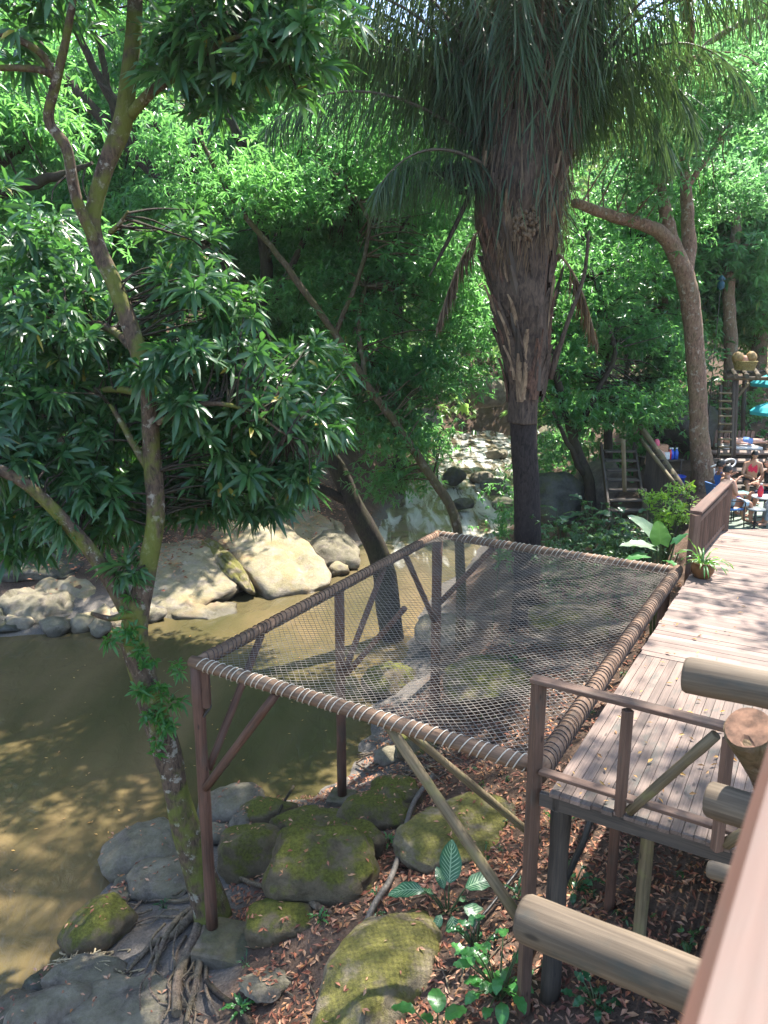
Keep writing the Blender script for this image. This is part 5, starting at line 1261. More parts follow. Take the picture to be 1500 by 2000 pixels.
def rnd_leaves(n, sl, L, W, el=(35, 75), le=(0, 40), dr=(.5, 1.2)):
    return [(i * 137.5 + random.uniform(-20, 20), random.uniform(*sl), random.uniform(*el), (q := random.uniform(*L)), q * W, random.uniform(*le), random.uniform(*dr)) for i in range(n)]
b0 = gp(875, 1795)
plant("dumb_cane", 'dark plant with large pale striped leaves between pipe and deck post', b0,
      [(10, .42, 80, .52, .30, 58, .4), (75, .40, 62, .46, .25, 25, .7), (-80, .42, 48, .50, .22, 8, .8), (-60, .28, 50, .34, .18, 5, .9), (170, .22, 40, .40, .24, -25, .9), (120, .30, 45, .40, .24, 0, .9), (60, .22, 40, .28, .15, -5, .9), (-20, .3, 72, .3, .14, 45, .7), (215, .2, 35, .22, .12, -20, .8), (100, .18, 30, .26, .15, -15, 1)], 'striped', stem=.014)
plant("leafy_plant", 'bright green broad leaved plant at the bottom edge by the huge boulder', gp(855, 2025), [(0, .3, 80, .30, .2, 30, .9), (-70, .36, 55, .28, .17, 15, .8), (60, .26, 70, .28, .19, 25, .9), (-30, .16, 60, .2, .12, 10, .9), (120, .3, 50, .2, .12, 0, .9), (-110, .35, 45, .2, .11, 0, .9)], 'broad')
plant("leafy_plant", 'bushy green plant under the thick foreground log', gp(975, 1945), rnd_leaves(34, (.12, .6), (.14, .24), .62), 'broad')
plant("leafy_plant", 'small green plant behind the bushy one at the hose', gp(930, 1870), rnd_leaves(20, (.08, .36), (.12, .2), .55), 'broad_dark')
plant("leafy_plant", 'low green plant in the litter right of the deck post', gp(1165, 1960), rnd_leaves(14, (.08, .25), (.1, .16), .55), 'broad_dark')
plant("leafy_plant", 'low leafy plant in the shade beneath the deck', gp(1120, 1740), rnd_leaves(16, (.08, .3), (.1, .18), .5), 'broad_dark')
for (x, y, n_, L, lb) in ((468, 1965, 16, .17, 'green seedling clump at the bottom beside the half buried branch'), (625, 1815, 10, .13, 'small dark seedling right of the low rounded mossy stone'), (760, 1640, 12, .13, 'yellow green seedling in the crack beside the pipe'),
                          (785, 1605, 9, .12, 'bluish seedling next to the pipe bend'), (735, 1755, 8, .11, 'tiny seedling at the foot of the largest mossy boulder'), (1088, 1612, 12, .2, 'pale green seedling below the near deck edge'), (735, 1795, 8, .11, 'tiny green shoot beside the lower pipe'),
                          (690, 1845, 7, .1, 'little sprig left of the lower pipe end'), (320, 1775, 8, .11, 'small green sprig among the roots'), (560, 1525, 9, .13, 'small green tuft at the river edge beside the middle footing'), (665, 1640, 8, .1, 'thin green shoot on the flat mossy ledge'), (480, 1885, 6, .09, 'tiny seedling on the wide concrete footing edge'), (1010, 1755, 9, .14, 'small plant at the foot of the pale brace'),
                          (945, 1340, 12, .24, 'green plant seen through the middle of the net'), (1010, 1300, 10, .22, 'low green plant seen through the net beside the yellow rock')):
    plant("seedling", lb, gp(x, y), [(i * 137.5, random.uniform(.02, .14), random.uniform(50, 85), L * random.uniform(.7, 1.2), L * .24, random.uniform(10, 60), random.uniform(.6, 1.3)) for i in range(n_)], 'broad' if n_ > 9 else 'broad_dark', stem=.006, spread=.01)
# big leaves beside the far railing
def lift(px, py, Y): return atY(px, py, Y)
tb_ = lift(1292, 1110, 14.6)
tb_.z = gz(tb_.x, tb_.y)
T = thing("taro_plant", tuple(tb_), 'giant leaved taro plant with glowing green leaf beside the far railing', 'plant')
def bigleaf(px, py, Y, az, el, L, W, droop, mat, twist=0.0):
    tip = atY(px, py, Y); md = tb_.lerp(tip, .55) + V(0, 0, .15)
    pts, rr = limb_pts([tb_ + V(random.uniform(-.1, .1), random.uniform(-.1, .1), -.05), md, tip], [.03, .024, .014], 5); MB().tube(pts, rr, 8, False).build("stem", M['stem'], T)
    blade(tip, R(az), R(el), L, W, droop, 'heart', .12, twist).build("leaf", M[mat], T)
bigleaf(1290, 1062, 14.35, 5, 58, .50, .44, .35, 'taro', .0)
bigleaf(1282, 1052, 14.7, -48, 52, .75, .30, .9, 'taro_sheen', .7)
bigleaf(1272, 1068, 14.2, -88, 22, .62, .30, .7, 'taro_sheen', .25)
bigleaf(1262, 1085, 14.0, -95, 5, .50, .26, .7, 'broad', .2)
bigleaf(1318, 1060, 14.8, 60, 40, .45, .26, .8, 'broad_dark', .2)
bigleaf(1325, 1080, 14.4, 110, 25, .4, .24, .8, 'broad', .2)
bigleaf(1300, 1095, 14.2, 150, 10, .34, .2, .8, 'broad', .1)
# lime coloured shrub
sb0 = atY(1305, 1010, 16.6); sb0.z = gz(sb0.x, sb0.y)
T = thing("lime_shrub", tuple(sb0), 'bright lime green shrub left of the far railing', 'shrub')
lob = [(1300, 985, 16.7, .5, .4, .3), (1325, 965, 17, .45, .4, .3), (1275, 965, 16.9, .4, .3, .2), (1330, 1010, 16.3, .35, .3, .25), (1290, 1015, 16.4, .3, .3, .2)]
parts = []; cc = []
for (x, y, Y, a, b, c) in lob:
    C = ellip(20, np.array(atY(x, y, Y)), (a, b, c), .5); parts.append(whorls(C, np.array([[0, -.2, 1.0]]) + rng.normal(size=(20, 3)) * .3, 9, .15, .05, 1.25, .3)); cc += [tuple(q) for q in C[::2]]
crown("foliage", parts, M['lime'], T)
tb = MB()
for q in cc: tb.tube([sb0, sb0.lerp(Vector(q), .5) + V(0, 0, .1), Vector(q)], .008, 5, False)
tb.build("stem", M['stem'], T)
# lobed philodendrons and low ground cover right of the palm
def philo(px, py, Y, n_, L, lb, mat='broad_dark'):
    b = atY(px, py, Y); b.z = gz(b.x, b.y)
    T = thing("philodendron", tuple(b), lb, 'plant', 'philodendrons beside the palm'); h = atY(px, py, Y).z - b.z
    for i in range(n_):
        az = i * 137.5 + random.uniform(-20, 20); a = R(az); f = V(math.sin(a), math.cos(a), 0)
        tip = b + f * random.uniform(.15, .5) + V(0, 0, max(.2, h) * random.uniform(.55, 1.05)); l_ = L * random.uniform(.7, 1.2)
        MB().tube([b, b.lerp(tip, .5) + V(0, 0, .12), tip], .012, 5, False).build("stem", M['stem'], T)
        blade(tip, a, R(random.uniform(5, 45)), l_, l_ * .62, random.uniform(.7, 1.2), 'oval', .1, random.uniform(-.3, .3), .55).build("leaf", M[mat], T)
M['philo'] = veined_leaf("philodendron_leaf", (0.055, 0.115, 0.06), (0.12, 0.2, 0.1), .2, (0.12, 0.3, 0.06), .26)
philo(1110, 985, 18.2, 15, .5, 'silvery lobed philodendron right of the palm trunk', 'philo')
philo(1165, 978, 18.6, 15, .5, 'lobed philodendron in front of the grey green boulder', 'philo')
philo(1215, 1000, 17.6, 13, .45, 'lobed philodendron below the far stairs', 'philo')
philo(1225, 1045, 16.2, 12, .42, 'dark lobed philodendron left of the giant leaved taro', 'philo')
philo(1090, 1035, 17.3, 12, .42, 'lobed philodendron at the foot of the palm', 'philo')
def cover(n):
    P = []
    for i in range(n):
        p = atY(random.uniform(1060, 1290), random.uniform(1010, 1085), random.uniform(15.2, 18.0)); g = gz(p.x, p.y)
        P.append((p.x, p.y, random.uniform(g, max(g + .2, p.z))))
    return np.array(P)
tag(link("ground_cover", np_mesh("ground_cover", *sprays(cover(420), 26, .11, .04, .2)), M['fern']), 'low dark green ground cover between palm and railing', 'ground cover', kind='stuff')
def bankcover(n):
    x = rng.uniform(1.5, 6, n); y = rng.uniform(6, 16, n); return np.stack([x, y, G(x, y) + .06], 1)
tag(link("ground_cover", np_mesh("ground_cover", *sprays(bankcover(110), 12, .09, .035, .12)), M['fern']), 'scattered small green leaves on the shaded bank under the deck', 'ground cover', kind='stuff')
# overhanging sprigs on the river side of the palm
RB = thing("reed_shrub", (2.6, 17.4, gz(2.6, 17.4)), 'thin leafy sapling at the water left of the palm trunk', 'shrub')
parts = [sprays(ellip(16, np.array(atY(985, y, 17.2)), (.18, .2, .3), .6), 18, .12, .03, .2) for y in (1000, 1040, 1080)]
crown("foliage", parts, M['tree_b'], RB); MB().tube([V(2.6, 17.4, gz(2.6, 17.4)), atY(985, 990, 17.2)], [.02, .008], 6).build("stem", M['stem'], RB)

# potted plant on the deck corner
pp = dk3(7.62, .30, .004)
PT = thing("potted_plant", tuple(pp), 'grassy plant in a glazed brown pot on the deck corner', 'potted plant')
MPOT = plain("glazed_pot", (0.13, 0.058, 0.022), .25, var=.5, scale=6)
MB().lathe(pp, [(0, 0), (.13, 0), (.15, .02), (.195, .12), (.2, .2), (.185, .25), (.2, .265), (.2, .285), (.175, .285), (.165, .22), (0, .22)], 24).build("pot", MPOT, PT)
for i in range(26):
    az = i * 137.5; l_ = random.uniform(.3, .55)
    blade(pp + V(.04 * math.sin(R(az)), .04 * math.cos(R(az)), .22), R(az), R(random.uniform(35, 80)), l_, .03, random.uniform(1.4, 2.6), 'strap', .2).build("leaf", M['broad'] if i % 3 else M['lime'], PT)

# ------------------------------------------------------------------ far patio, stairs, pergola
def patio_mat():
    m, n, l, b = newmat("patio_floor"); ge = n.new("ShaderNodeNewGeometry")
    t = noise(n, l, ge.outputs["Position"], 1.6, 6, .6); c = ramp_out(n, l, t.outputs[0], [(.35, (0.07, 0.10, 0.075)), (.65, (0.17, 0.22, 0.16))])
    l.new(c, b.inputs["Base Color"]); b.inputs["Roughness"].default_value = .6; return m
pm = MB().prism([Vector((7.0, 16.4)), Vector((17, 16.4)), Vector((17, 21.2)), Vector((9.6, 21.2)), Vector((7.6, 18.0))], -.6, -.2)
tag(pm.build("patio", patio_mat()), kind='structure')
ST = thing("wooden_stairs", (6.35, 19.6, -.9), 'dark wooden stairs with log handrail behind the plants', 'stairs')
s0 = V(6.28, 19.2, -.55); up_ = V(.05, .33, .21)
for i in range(8):
    c = s0 + up_ * i; MB().beam(c + V(-.42, 0, 0), c + V(.42, 0, 0), .28, .05).build("tread", M['dark_wood'], ST)
for sx_ in (-.47, .47):
    MB().beam(s0 + V(sx_, -.1, -.15), s0 + up_ * 8 + V(sx_, 0, -.1), .06, .26).build("stringer", M['dark_wood'], ST)
def pole(a, b, r, mat, name, parent): return MB().tube([Vector(a).lerp(Vector(b), i / 6) for i in range(7)], [r * (1 + .06 * math.sin(i * 2.7)) for i in range(7)], 10, True, .08, r * 99).build(name, M[mat], parent)
pole(atY(1220, 960, 19.4), atY(1217, 858, 19.4), .055, 'pole', 'newel', ST)
pole(atY(1262, 1050, 17.9), atY(1258, 955, 17.9), .06, 'log', 'newel', ST)
pole(atY(1333, 952, 19.6), atY(1250, 832, 21.6), .085, 'pole', 'handrail', ST)
pole(atY(1318, 945, 19.4), atY(1252, 858, 21.2), .05, 'pole', 'handrail', ST)
# boards closing the side of the stairs
for i in range(9):
    t0 = i / 9; p = atY(1322, 1000, 19.5).lerp(atY(1262, 930, 21.0), t0 + .05); top = atY(1325, 950, 19.5).lerp(atY(1262, 865, 21.0), t0 + .05)
    MB().beam((p.x, p.y, -.9), (p.x, p.y, top.z), .20, .03, (.6, .8, 0)).build("board", M['dark_wood'], ST)
# low dark fence boards behind the taro
FN = thing("board_fence", tuple(atY(1300, 1060, 17.4)), 'dark upright boards behind the lime green shrub', 'fence')
for i in range(10):
    p = atY(1268 + i * 8, 1040, 17.4 + i * .08); MB().beam((p.x, p.y, gz(p.x, p.y) - .1), (p.x, p.y, .25 + .05 * math.sin(i * 2.2)), .10, .025, (0, 1, 0)).build("board", M['dark_wood'], FN)

PG = thing("pergola", (10.6, 23, -.2), 'log pergola frame behind the seated people', 'pergola')
def pxpole(a, b, r, mat, name, parent): return pole(atY(*a), atY(*b), r, mat, name, parent)
pxpole((1432, 890, 22.6), (1438, 735, 22.6), .075, 'dark_wood', 'post', PG)
pxpole((1600, 900, 22.6), (1600, 735, 22.6), .08, 'dark_wood', 'post', PG); pxpole((1450, 850, 25.5), (1455, 728, 25.5), .07, 'dark_wood', 'post', PG)
pxpole((1418, 738, 22.5), (1620, 742, 22.5), .06, 'log', 'beam', PG); pxpole((1420, 726, 25.4), (1620, 728, 25.4), .06, 'dark_wood', 'beam', PG)
for x in (1438, 1459, 1482, 1505, 1530): pxpole((x, 735, 22.2), (x - 8, 722, 25.8), .065, 'log', 'rafter', PG)
pxpole((1438, 778, 22.6), (1462, 748, 22.6), .045, 'pole', 'brace', PG)
LD = thing("ladder", tuple(atY(1420, 890, 22.2)), 'dark wooden ladder leaning on the pergola post', 'ladder')
pxpole((1403, 895, 22.2), (1408, 752, 22.5), .045, 'dark_wood', 'side_rail', LD); pxpole((1428, 895, 22.2), (1433, 745, 22.5), .05, 'dark_wood', 'side_rail', LD)
for i in range(9): pxpole((1403, 888 - i * 15, 22.2), (1429, 888 - i * 15, 22.2), .03, 'pole', 'rung', LD)
CF = plain("coconut_husk", (0.27, 0.17, 0.065), .7, var=.35, scale=12)
for i, (x, y, r, lb) in enumerate(((1441, 699, .17, 'round coconut, leftmost on the pergola basket'), (1467, 698, .17, 'round coconut, rightmost on the pergola basket'), (1454, 703, .13, 'pinkish coconut between the two larger ones'))):
    c = atY(x, y, 23.4)
    m_ = MB().lathe(c, [(.02, -r), (r * .6, -r * .86), (r * .95, -r * .3), (r, .05 * r), (r * .85, r * .55), (r * .45, r * .95), (.03, r * 1.08)], 14)
    tag(m_.build("coconut", CF if i != 2 else plain("coconut_pink", (0.5, 0.25, 0.16), .6), None, c), lb, 'coconut', 'coconuts')
bk0 = atY(1454, 724, 23.4); BS = thing("basket", tuple(bk0), 'yellowish wicker basket under the coconuts on the pergola', 'basket')
MWK = plain("wicker", (0.22, 0.165, 0.05), .8, var=.5, scale=40)
for i in range(7):
    m_ = MB(); q = []
    for k in range(25):
        th = 2 * math.pi * k / 24; r = .27 + .012 * i + (.008 if (k + i) % 2 else -.008); q.append(bk0 + V(r * math.cos(th), r * .7 * math.sin(th), .03 + i * .04))
    m_.tube(q, .022, 6, False).build("weave", MWK, BS)
MB().lathe(bk0, [(0, .02), (.26, .02), (.26, .04), (0, .04)], 18, 1, .7).build("base", MWK, BS)
# steps and landing behind the people
SP = thing("wooden_steps", tuple(atY(1440, 930, 21.6)), 'wide dark timber steps with pale edges behind the seated people', 'steps')
for i, (y, Y) in enumerate(((938, 21.4), (917, 21.9), (899, 22.4), (883, 22.9))):
    a, b = atY(1386, y, Y), atY(1560, y + 2, Y)
    MB().beam(a, b, .5, .06).build("tread", M['deck'], SP); MB().beam(a + V(0, .16, -.15), b + V(0, .16, -.15), .04, .22).build("riser", M['dark_wood'], SP)
LN = thing("day_bed", tuple(atY(1440, 880, 23.6)), 'low slatted day bed with white mattress behind the ladder', 'day bed')
a, b = atY(1398, 878, 23.6), atY(1482, 880, 23.6)
MB().beam(a, b, .75, .08).build("base", M['dark_wood'], LN); MB().beam(a + V(.1, 0, .1), b + V(-.05, 0, .1), .68, .10, bev=.03).build("mattress", plain("white_canvas", (.62, .6, .56), .8), LN)
for t in (.05, .95):
    p = a.lerp(b, t); MB().beam(p + V(0, 0, -.35), p + V(0, 0, -.03), .08, .08, (1, 0, 0)).build("leg", M['dark_wood'], LN)
for i in range(9):
    p = a.lerp(b, .08 + i * .105) + V(0, .36, .05); MB().beam(p, p + V(.10, .12, .5), .11, .025, (0, 1, 0)).build("slat", M['railing'], LN)
# teal parasols at the edge
MT = plain("turquoise_canvas", (0.03, 0.42, 0.45), .7, var=.12, scale=4)
for (x, y, Y, lb) in ((1520, 745, 26, 'upper turquoise parasol at the right edge'), (1520, 800, 25, 'lower turquoise parasol at the right edge')):
    c = atY(x, y, Y); PR = thing("parasol", (c.x, c.y, gz(c.x, c.y)), lb, 'parasol', 'turquoise parasols')
    m_ = MB(); n_ = 8; m_.v.append(c + V(0, 0, .3))
    for r, z in ((.35, .22), (.7, .08), (.9, -.06), (.9, -.16)):
        for k in range(n_): th = 2 * math.pi * k / n_; m_.v.append(c + V(r * math.cos(th), r * math.sin(th), z))
    for k in range(n_):
        k2 = (k + 1) % n_; m_.face((0, 1 + k, 1 + k2), ((0, 0),) * 3)
        for j in range(3): m_.face((1 + j * n_ + k, 1 + j * n_ + n_ + k, 1 + j * n_ + n_ + k2, 1 + j * n_ + k2), ((0, 0),) * 4)
    m_.build("canopy", MT, PR); MB().tube([V(c.x, c.y, gz(c.x, c.y)), c + V(0, 0, .3)], .025, 8).build("pole", M['pole'], PR)
LA = thing("lantern", tuple(atY(1408, 600, 26)), 'small blue lantern on a thin pole among the trees', 'lantern')
ML = plain("blue_paint", (0.015, 0.07, 0.11), .5); c = atY(1408, 555, 26)
MB().lathe(c, [(.02, .28), (.16, .14), (.05, .12), (.12, .05), (.12, -.12), (.04, -.18)], 8).build("lamp_head", ML, LA); MB().tube([V(c.x, c.y, gz(c.x, c.y)), c - V(0, 0, .15)], .014, 6).build("pole", M['dark_wood'], LA)
o = MB(); pts, rr = limb_pts([(1388, 912, 20.6), (1405, 905, 20.6), (1425, 897, 20.7), (1436, 900, 20.7), (1432, 910, 20.6), (1412, 918, 20.5)], [.025] * 6, 6); o.tube(pts, rr, 8)
o.tube([atY(1395, 915, 20.6), atY(1396, 940, 20.6)], .02, 6); o.tube([atY(1425, 905, 20.6), atY(1425, 940, 20.6)], .02, 6)
tag(o.build("metal_rail", plain("pale_metal", (.5, .48, .45), .4, .3)), 'curved pale metal rail behind the man in blue', 'rail')
# side table with supplies and bucket near the pink cap
def table(name, c, w, h, label, mat, round_=False, top=None):
    T = thing(name, c, label, 'table', 'tables'); c = Vector(c)
    if round_:
        MB().lathe(c, [(0, h), (w / 2, h), (w / 2, h - .03), (0, h - .03)], 20).build("table_top", top or mat, T)
        MB().tube([c, c + V(0, 0, h - .03)], .03, 8).build("leg", M['pipe'], T)
        for k in range(3): th = k * 2.09; MB().tube([c + V(0, 0, .12), c + V(.28 * math.cos(th), .28 * math.sin(th), .015)], .015, 6).build("foot", M['pipe'], T)
    else:
        MB().box(c + V(0, 0, h - .02), (w, w, .04), R(15)).build("table_top", top or mat, T)
        for sx_ in (-1, 1):
            for sy_ in (-1, 1):
                v = Matrix.Rotation(R(15), 3, 'Z') @ V(sx_ * w * .44, sy_ * w * .44, 0); MB().beam(c + v, c + v + V(0, 0, h - .05), .04, .04, (1, 0, 0)).build("leg", mat, T)
    return T
MW = plain("white_plastic", (.6, .62, .6), .4, var=.08); MTL = plain("teal_plastic", (0.14, 0.26, 0.25), .4)
pz = -.2
t1 = (8.9, 18.7, pz); table("side_table", t1, .5, .5, 'small square pale table between the man in blue and the woman', MW, top=MTL)
t2 = (9.02, 17.75, pz); table("bistro_table", t2, .62, .62, 'round white table with the red bottle at the right edge', MW, True)
t3 = (8.55, 17.2, pz); table("bistro_table", t3, .42, .45, 'low round grey table in front of the bare legs', plain("grey_top", (.16, .18, .19), .35), True)
b = V(8.86, 17.7, pz + .62); BT = thing("bottle", tuple(b), 'large clear bottle of red drink with white cap', 'bottle')
MB().lathe(b, [(0, 0), (.055, 0), (.06, .02), (.06, .15), (.05, .2), (.02, .27), (.02, .29)], 14).build("body", plain("red_drink", (.55, .02, .06), .15, var=.1), BT)
MB().lathe(b, [(.022, .28), (.026, .28), (.026, .32), (0, .32)], 10).build("cap", MW, BT); MB().lathe(b, [(.0615, .06), (.0615, .14)], 14).build("label_band", plain("red_label", (.6, .03, .05), .5, var=.1), BT)
pc_ = V(7.9, 21.7, -.25); TS = table("side_table", tuple(pc_), .9, .95, 'dark table carrying boxes behind the stairs handrail', M['dark_wood'])
for (dx, w, h, col, nm, lb) in ((-.05, .36, .2, (.62, .62, .6), 'crate', 'white box on the table beside the pink cap'), (-.08, .3, .2, (.42, .22, .13), 'carton', 'tan carton stacked on the white box')):
    c = pc_ + V(dx, -.2, .95 + h / 2 + (.2 if nm == 'carton' else 0)); bb = MB().box(c, (w, .25, h), .1, .012)
    o = thing(nm, tuple(c - V(0, 0, h / 2)), lb, 'box'); bb.build("body", plain(nm, col, .7), o); MB().box(c + V(0, 0, h / 2 + .008), (w * .98, .24, .012), .1, .004).build("lid", plain(nm + "_lid", tuple(q * .8 for q in col), .7), o)
for (dx, col, lb) in ((.22, (.02, .08, .5), 'blue bottle on the table behind the stairs'), (.34, (.03, .1, .45), 'second blue bottle next to the tree trunk'), (.16, (.5, .03, .03), 'red bottle beside the blue ones')):
    b = pc_ + V(dx, -.25, .95); BT = thing("bottle", tuple(b), lb, 'bottle', 'bottles on the far table')
    MB().lathe(b, [(0, 0), (.06, 0), (.06, .2), (.025, .27), (.025, .3), (0, .3)], 12).build("body", plain("bottle_colour", col, .25, var=.1), BT); MB().lathe(b, [(.028, .29), (.028, .33), (0, .33)], 10).build("cap", MW, BT)
b = V(8.25, 21.2, -.25); BC = thing("bucket", tuple(b), 'blue bucket on the ground left of the stout trunk', 'bucket')
MB().lathe(b, [(0, 0), (.15, 0), (.2, .5), (.22, .5), (.21, .53), (.19, .5), (.14, .03), (0, .03)], 16).build("body", plain("blue_bucket", (.02, .07, .5), .35, var=.1), BC)
MB().tube([b + V(.21 * math.cos(t), 0, .5 + .18 * math.sin(t)) for t in np.linspace(0, math.pi, 9)], .008, 5, False).build("handle", M['pipe'], BC)
def chair(c, az, label, seatmat):
    T = thing("patio_chair", c, label, 'chair', 'patio chairs'); c = Vector(c); f = V(math.sin(R(az)), math.cos(R(az)), 0); r = V(f.y, -f.x, 0)
    MB().beam(c - f * .22 + V(0, 0, .43), c + f * .22 + V(0, 0, .43), .44, .05, bev=.02).build("seat", seatmat, T)
    MB().beam(c - f * .22 + V(0, 0, .50), c - f * .32 + V(0, 0, .88), .44, .03, f, .012).build("backrest", seatmat, T)
    for s_ in (-1, 1):
        MB().tube([c + f * .24 + r * s_ * .23, c + f * .2 + r * s_ * .23 + V(0, 0, .42)], .014, 6).build("leg", M['pipe'], T)
        MB().tube([c - f * .3 + r * s_ * .23, c - f * .22 + r * s_ * .23 + V(0, 0, .42)], .014, 6).build("leg", M['pipe'], T)
        q = [c + f * .2 + r * s_ * .23 + V(0, 0, .42), c + f * .18 + r * s_ * .25 + V(0, 0, .62), c - f * .2 + r * s_ * .25 + V(0, 0, .66), c - f * .3 + r * s_ * .23 + V(0, 0, .86)]
        MB().tube([Vector(k[:3]) for k in cr([tuple(k) for k in q], 4)], .013, 6).build("armrest", M['pipe'], T)
MBL = plain("blue_webbing", (0.05, 0.13, 0.30), .7)

# ------------------------------------------------------------------ people
SK = plain("skin_tan", (0.42, 0.22, 0.14), .5, var=.08, scale=14); SKB = plain("skin_brown", (0.26, 0.125, 0.075), .5, var=.08, scale=14); SKL = plain("skin_light", (0.58, 0.33, 0.24), .5, var=.08, scale=14)
BONES = [('pelvis', 'waist'), ('waist', 'chest'), ('chest', 'neck'), ('neck', 'head0')] + [p for s_ in 'LR' for p in (('chest', 'sh' + s_), ('sh' + s_, 'el' + s_), ('el' + s_, 'wr' + s_), ('wr' + s_, 'ha' + s_), ('pelvis', 'hi' + s_), ('hi' + s_, 'kn' + s_), ('kn' + s_, 'an' + s_), ('an' + s_, 'to' + s_))]
RAD = dict(pelvis=(.155, .12), waist=(.14, .10), chest=(.165, .115), neck=(.055, .055), head0=(.06, .06), sh=(.072, .072), el=(.045, .045), wr=(.03, .03), ha=(.036, .02), hi=(.10, .10), kn=(.062, .062), an=(.04, .04), to=(.042, .028))
def person(label, J, skin, garments, hair, hairmat, look, woman=False):
    bm = bmesh.new(); ly = bm.verts.layers.skin.verify(); vs_ = {}
    base = Vector(J['base'])
    for k, p in J.items():
        if k in ('base', 'head'): continue
        v = bm.verts.new(Vector(p) - base); key = k if k in RAD else k[:2]
        r = RAD[key]; v[ly].radius = (r[0] * (.92 if woman else 1), r[1] * (.92 if woman else 1)); vs_[k] = v
    vs_['pelvis'][ly].use_root = True
    for a, b in BONES: bm.edges.new((vs_[a], vs_[b]))
    me = bpy.data.meshes.new("tmp"); bm.to_mesh(me); bm.free()
    ob = bpy.data.objects.new("tmp", me); COL.objects.link(ob)
    sm = ob.modifiers.new("skin", 'SKIN'); sm.use_smooth_shade = True; sb = ob.modifiers.new("sub", 'SUBSURF'); sb.levels = 2; sb.render_levels = 2
    dg = bpy.context.evaluated_depsgraph_get(); ev = ob.evaluated_get(dg); me2 = bpy.data.meshes.new_from_object(ev)
    bpy.data.objects.remove(ob); bpy.data.meshes.remove(me)
    bv = np.array([v.co[:] for v in me2.vertices]); bf = [tuple(p.vertices) for p in me2.polygons]; nr = np.array([v.normal[:] for v in me2.vertices]); bpy.data.meshes.remove(me2)
    P = thing("person", tuple(base), label, 'person', 'people on the patio')
    m_ = MB(); m_.v = [Vector(v) + base for v in bv]
    for f in bf: m_.face(f, ((0, 0),) * len(f), True)
    # head with nose, ears, chin
    H = Vector(J['head']); lk = Vector(look).normalized(); rt = lk.cross(V(0, 0, 1)).normalized(); uu = rt.cross(lk)
    o = len(m_.v); nn, mm = 16, 12
    for i in range(mm + 1):
        ph = math.pi * i / mm
        for k in range(nn):
            th = 2 * math.pi * k / nn; x, y, z = math.sin(ph) * math.cos(th), math.sin(ph) * math.sin(th), math.cos(ph)
            w = 1 - .25 * max(0, -z); fx = x * (.098 if x < 0 else .095) * (1 - .12 * max(0, -z) * (x < 0))
            if x > .9 and -.35 < z < .1: fx += .02
            m_.v.append(H + lk * fx + rt * (y * .074 * w) + uu * (z * .118))
    for i in range(mm):
        for k in range(nn):
            k2 = (k + 1) % nn; m_.face((o + i * nn + k, o + (i + 1) * nn + k, o + (i + 1) * nn + k2, o + i * nn + k2), ((0, 0),) * 4, True)
    for s_ in (-1, 1): m_.ball(H + rt * s_ * .077 - uu * .01, .028, 6, 5, (.6, .6, 1))
    # fingers
    for s_ in 'LR':
        w_, h_ = Vector(J['wr' + s_]), Vector(J['ha' + s_]); d = (h_ - w_).normalized(); x = d.cross(V(.2, .3, 1)).normalized(); y = d.cross(x)
        for i, ln in enumerate((.062, .072, .068, .052)):
            b_ = h_ + x * (i - 1.5) * .019; m_.tube([b_ - d * .02, b_ + d * ln * .5 + y * .006, b_ + d * ln * .85 + y * .026, b_ + d * ln * .9 + y * .042], [.010, .0095, .009, .007], 6)
        b_ = w_.lerp(h_, .4) + x * -.03; m_.tube([b_, b_ - x * .03 + d * .03, b_ - x * .035 + d * .06 + y * .015], [.012, .011, .008], 6)
    m_.build("body", skin, P)
    for s_ in (-1, 1): MB().ball(H + lk * .088 + rt * s_ * .03 + uu * .012, .011, 6, 5).build("eye", M['pipe'], P)
    MB().tube([H + lk * .09 - uu * .055 - rt * .022, H + lk * .096 - uu * .058, H + lk * .09 - uu * .055 + rt * .022], .006, 5).build("mouth", plain("lips", (.35, .1, .09), .5), P)
    # hair or cap: shell over the back and top of the head
    hm = MB(); low = {'short': -.15, 'long': -.9, 'cap': .05}[hair]
    for i in range(9):
        ph = math.pi * i / 8 * .62
        for k in range(14):
            th = 2 * math.pi * k / 14; x, y, z = math.sin(ph) * math.cos(th), math.sin(ph) * math.sin(th), math.cos(ph)
            zl = z if x < .35 else max(z, .42)
            hm.v.append(H + lk * (x * .112 - .006) + rt * (y * .09) + uu * (zl * .135 + .004))
    for i in range(8):
        for k in range(14): k2 = (k + 1) % 14; hm.face((i * 14 + k, (i + 1) * 14 + k, (i + 1) * 14 + k2, i * 14 + k2), ((0, 0),) * 4, True)
    if hair == 'long':
        pts, rr = [H - lk * .08 - uu * .02, H - lk * .10 - uu * .14, H - lk * .08 - uu * .3, H - lk * .07 - uu * .42], [.075, .07, .06, .02]; hm.tube(pts, rr, 10)
    hm.build("cap" if hair == 'cap' else "hair", hairmat, P)
    # clothing follows the body: offset copies of the faces round the named bones
    seg = [(a, b, np.array(Vector(J[a]) - base), np.array(Vector(J[b]) - base)) for a, b in BONES]
    cen = np.array([bv[list(f)].mean(0) for f in bf])
    dist = np.stack([np.linalg.norm(cen - (a + np.clip(((cen - a) @ (b - a)) / max(1e-9, (b - a) @ (b - a)), 0, 1)[:, None] * (b - a)), axis=1) for _, _, a, b in seg], 1)
    near = dist.argmin(1); tt = np.stack([np.clip(((cen - a) @ (b - a)) / max(1e-9, (b - a) @ (b - a)), 0, 1) for _, _, a, b in seg], 1)
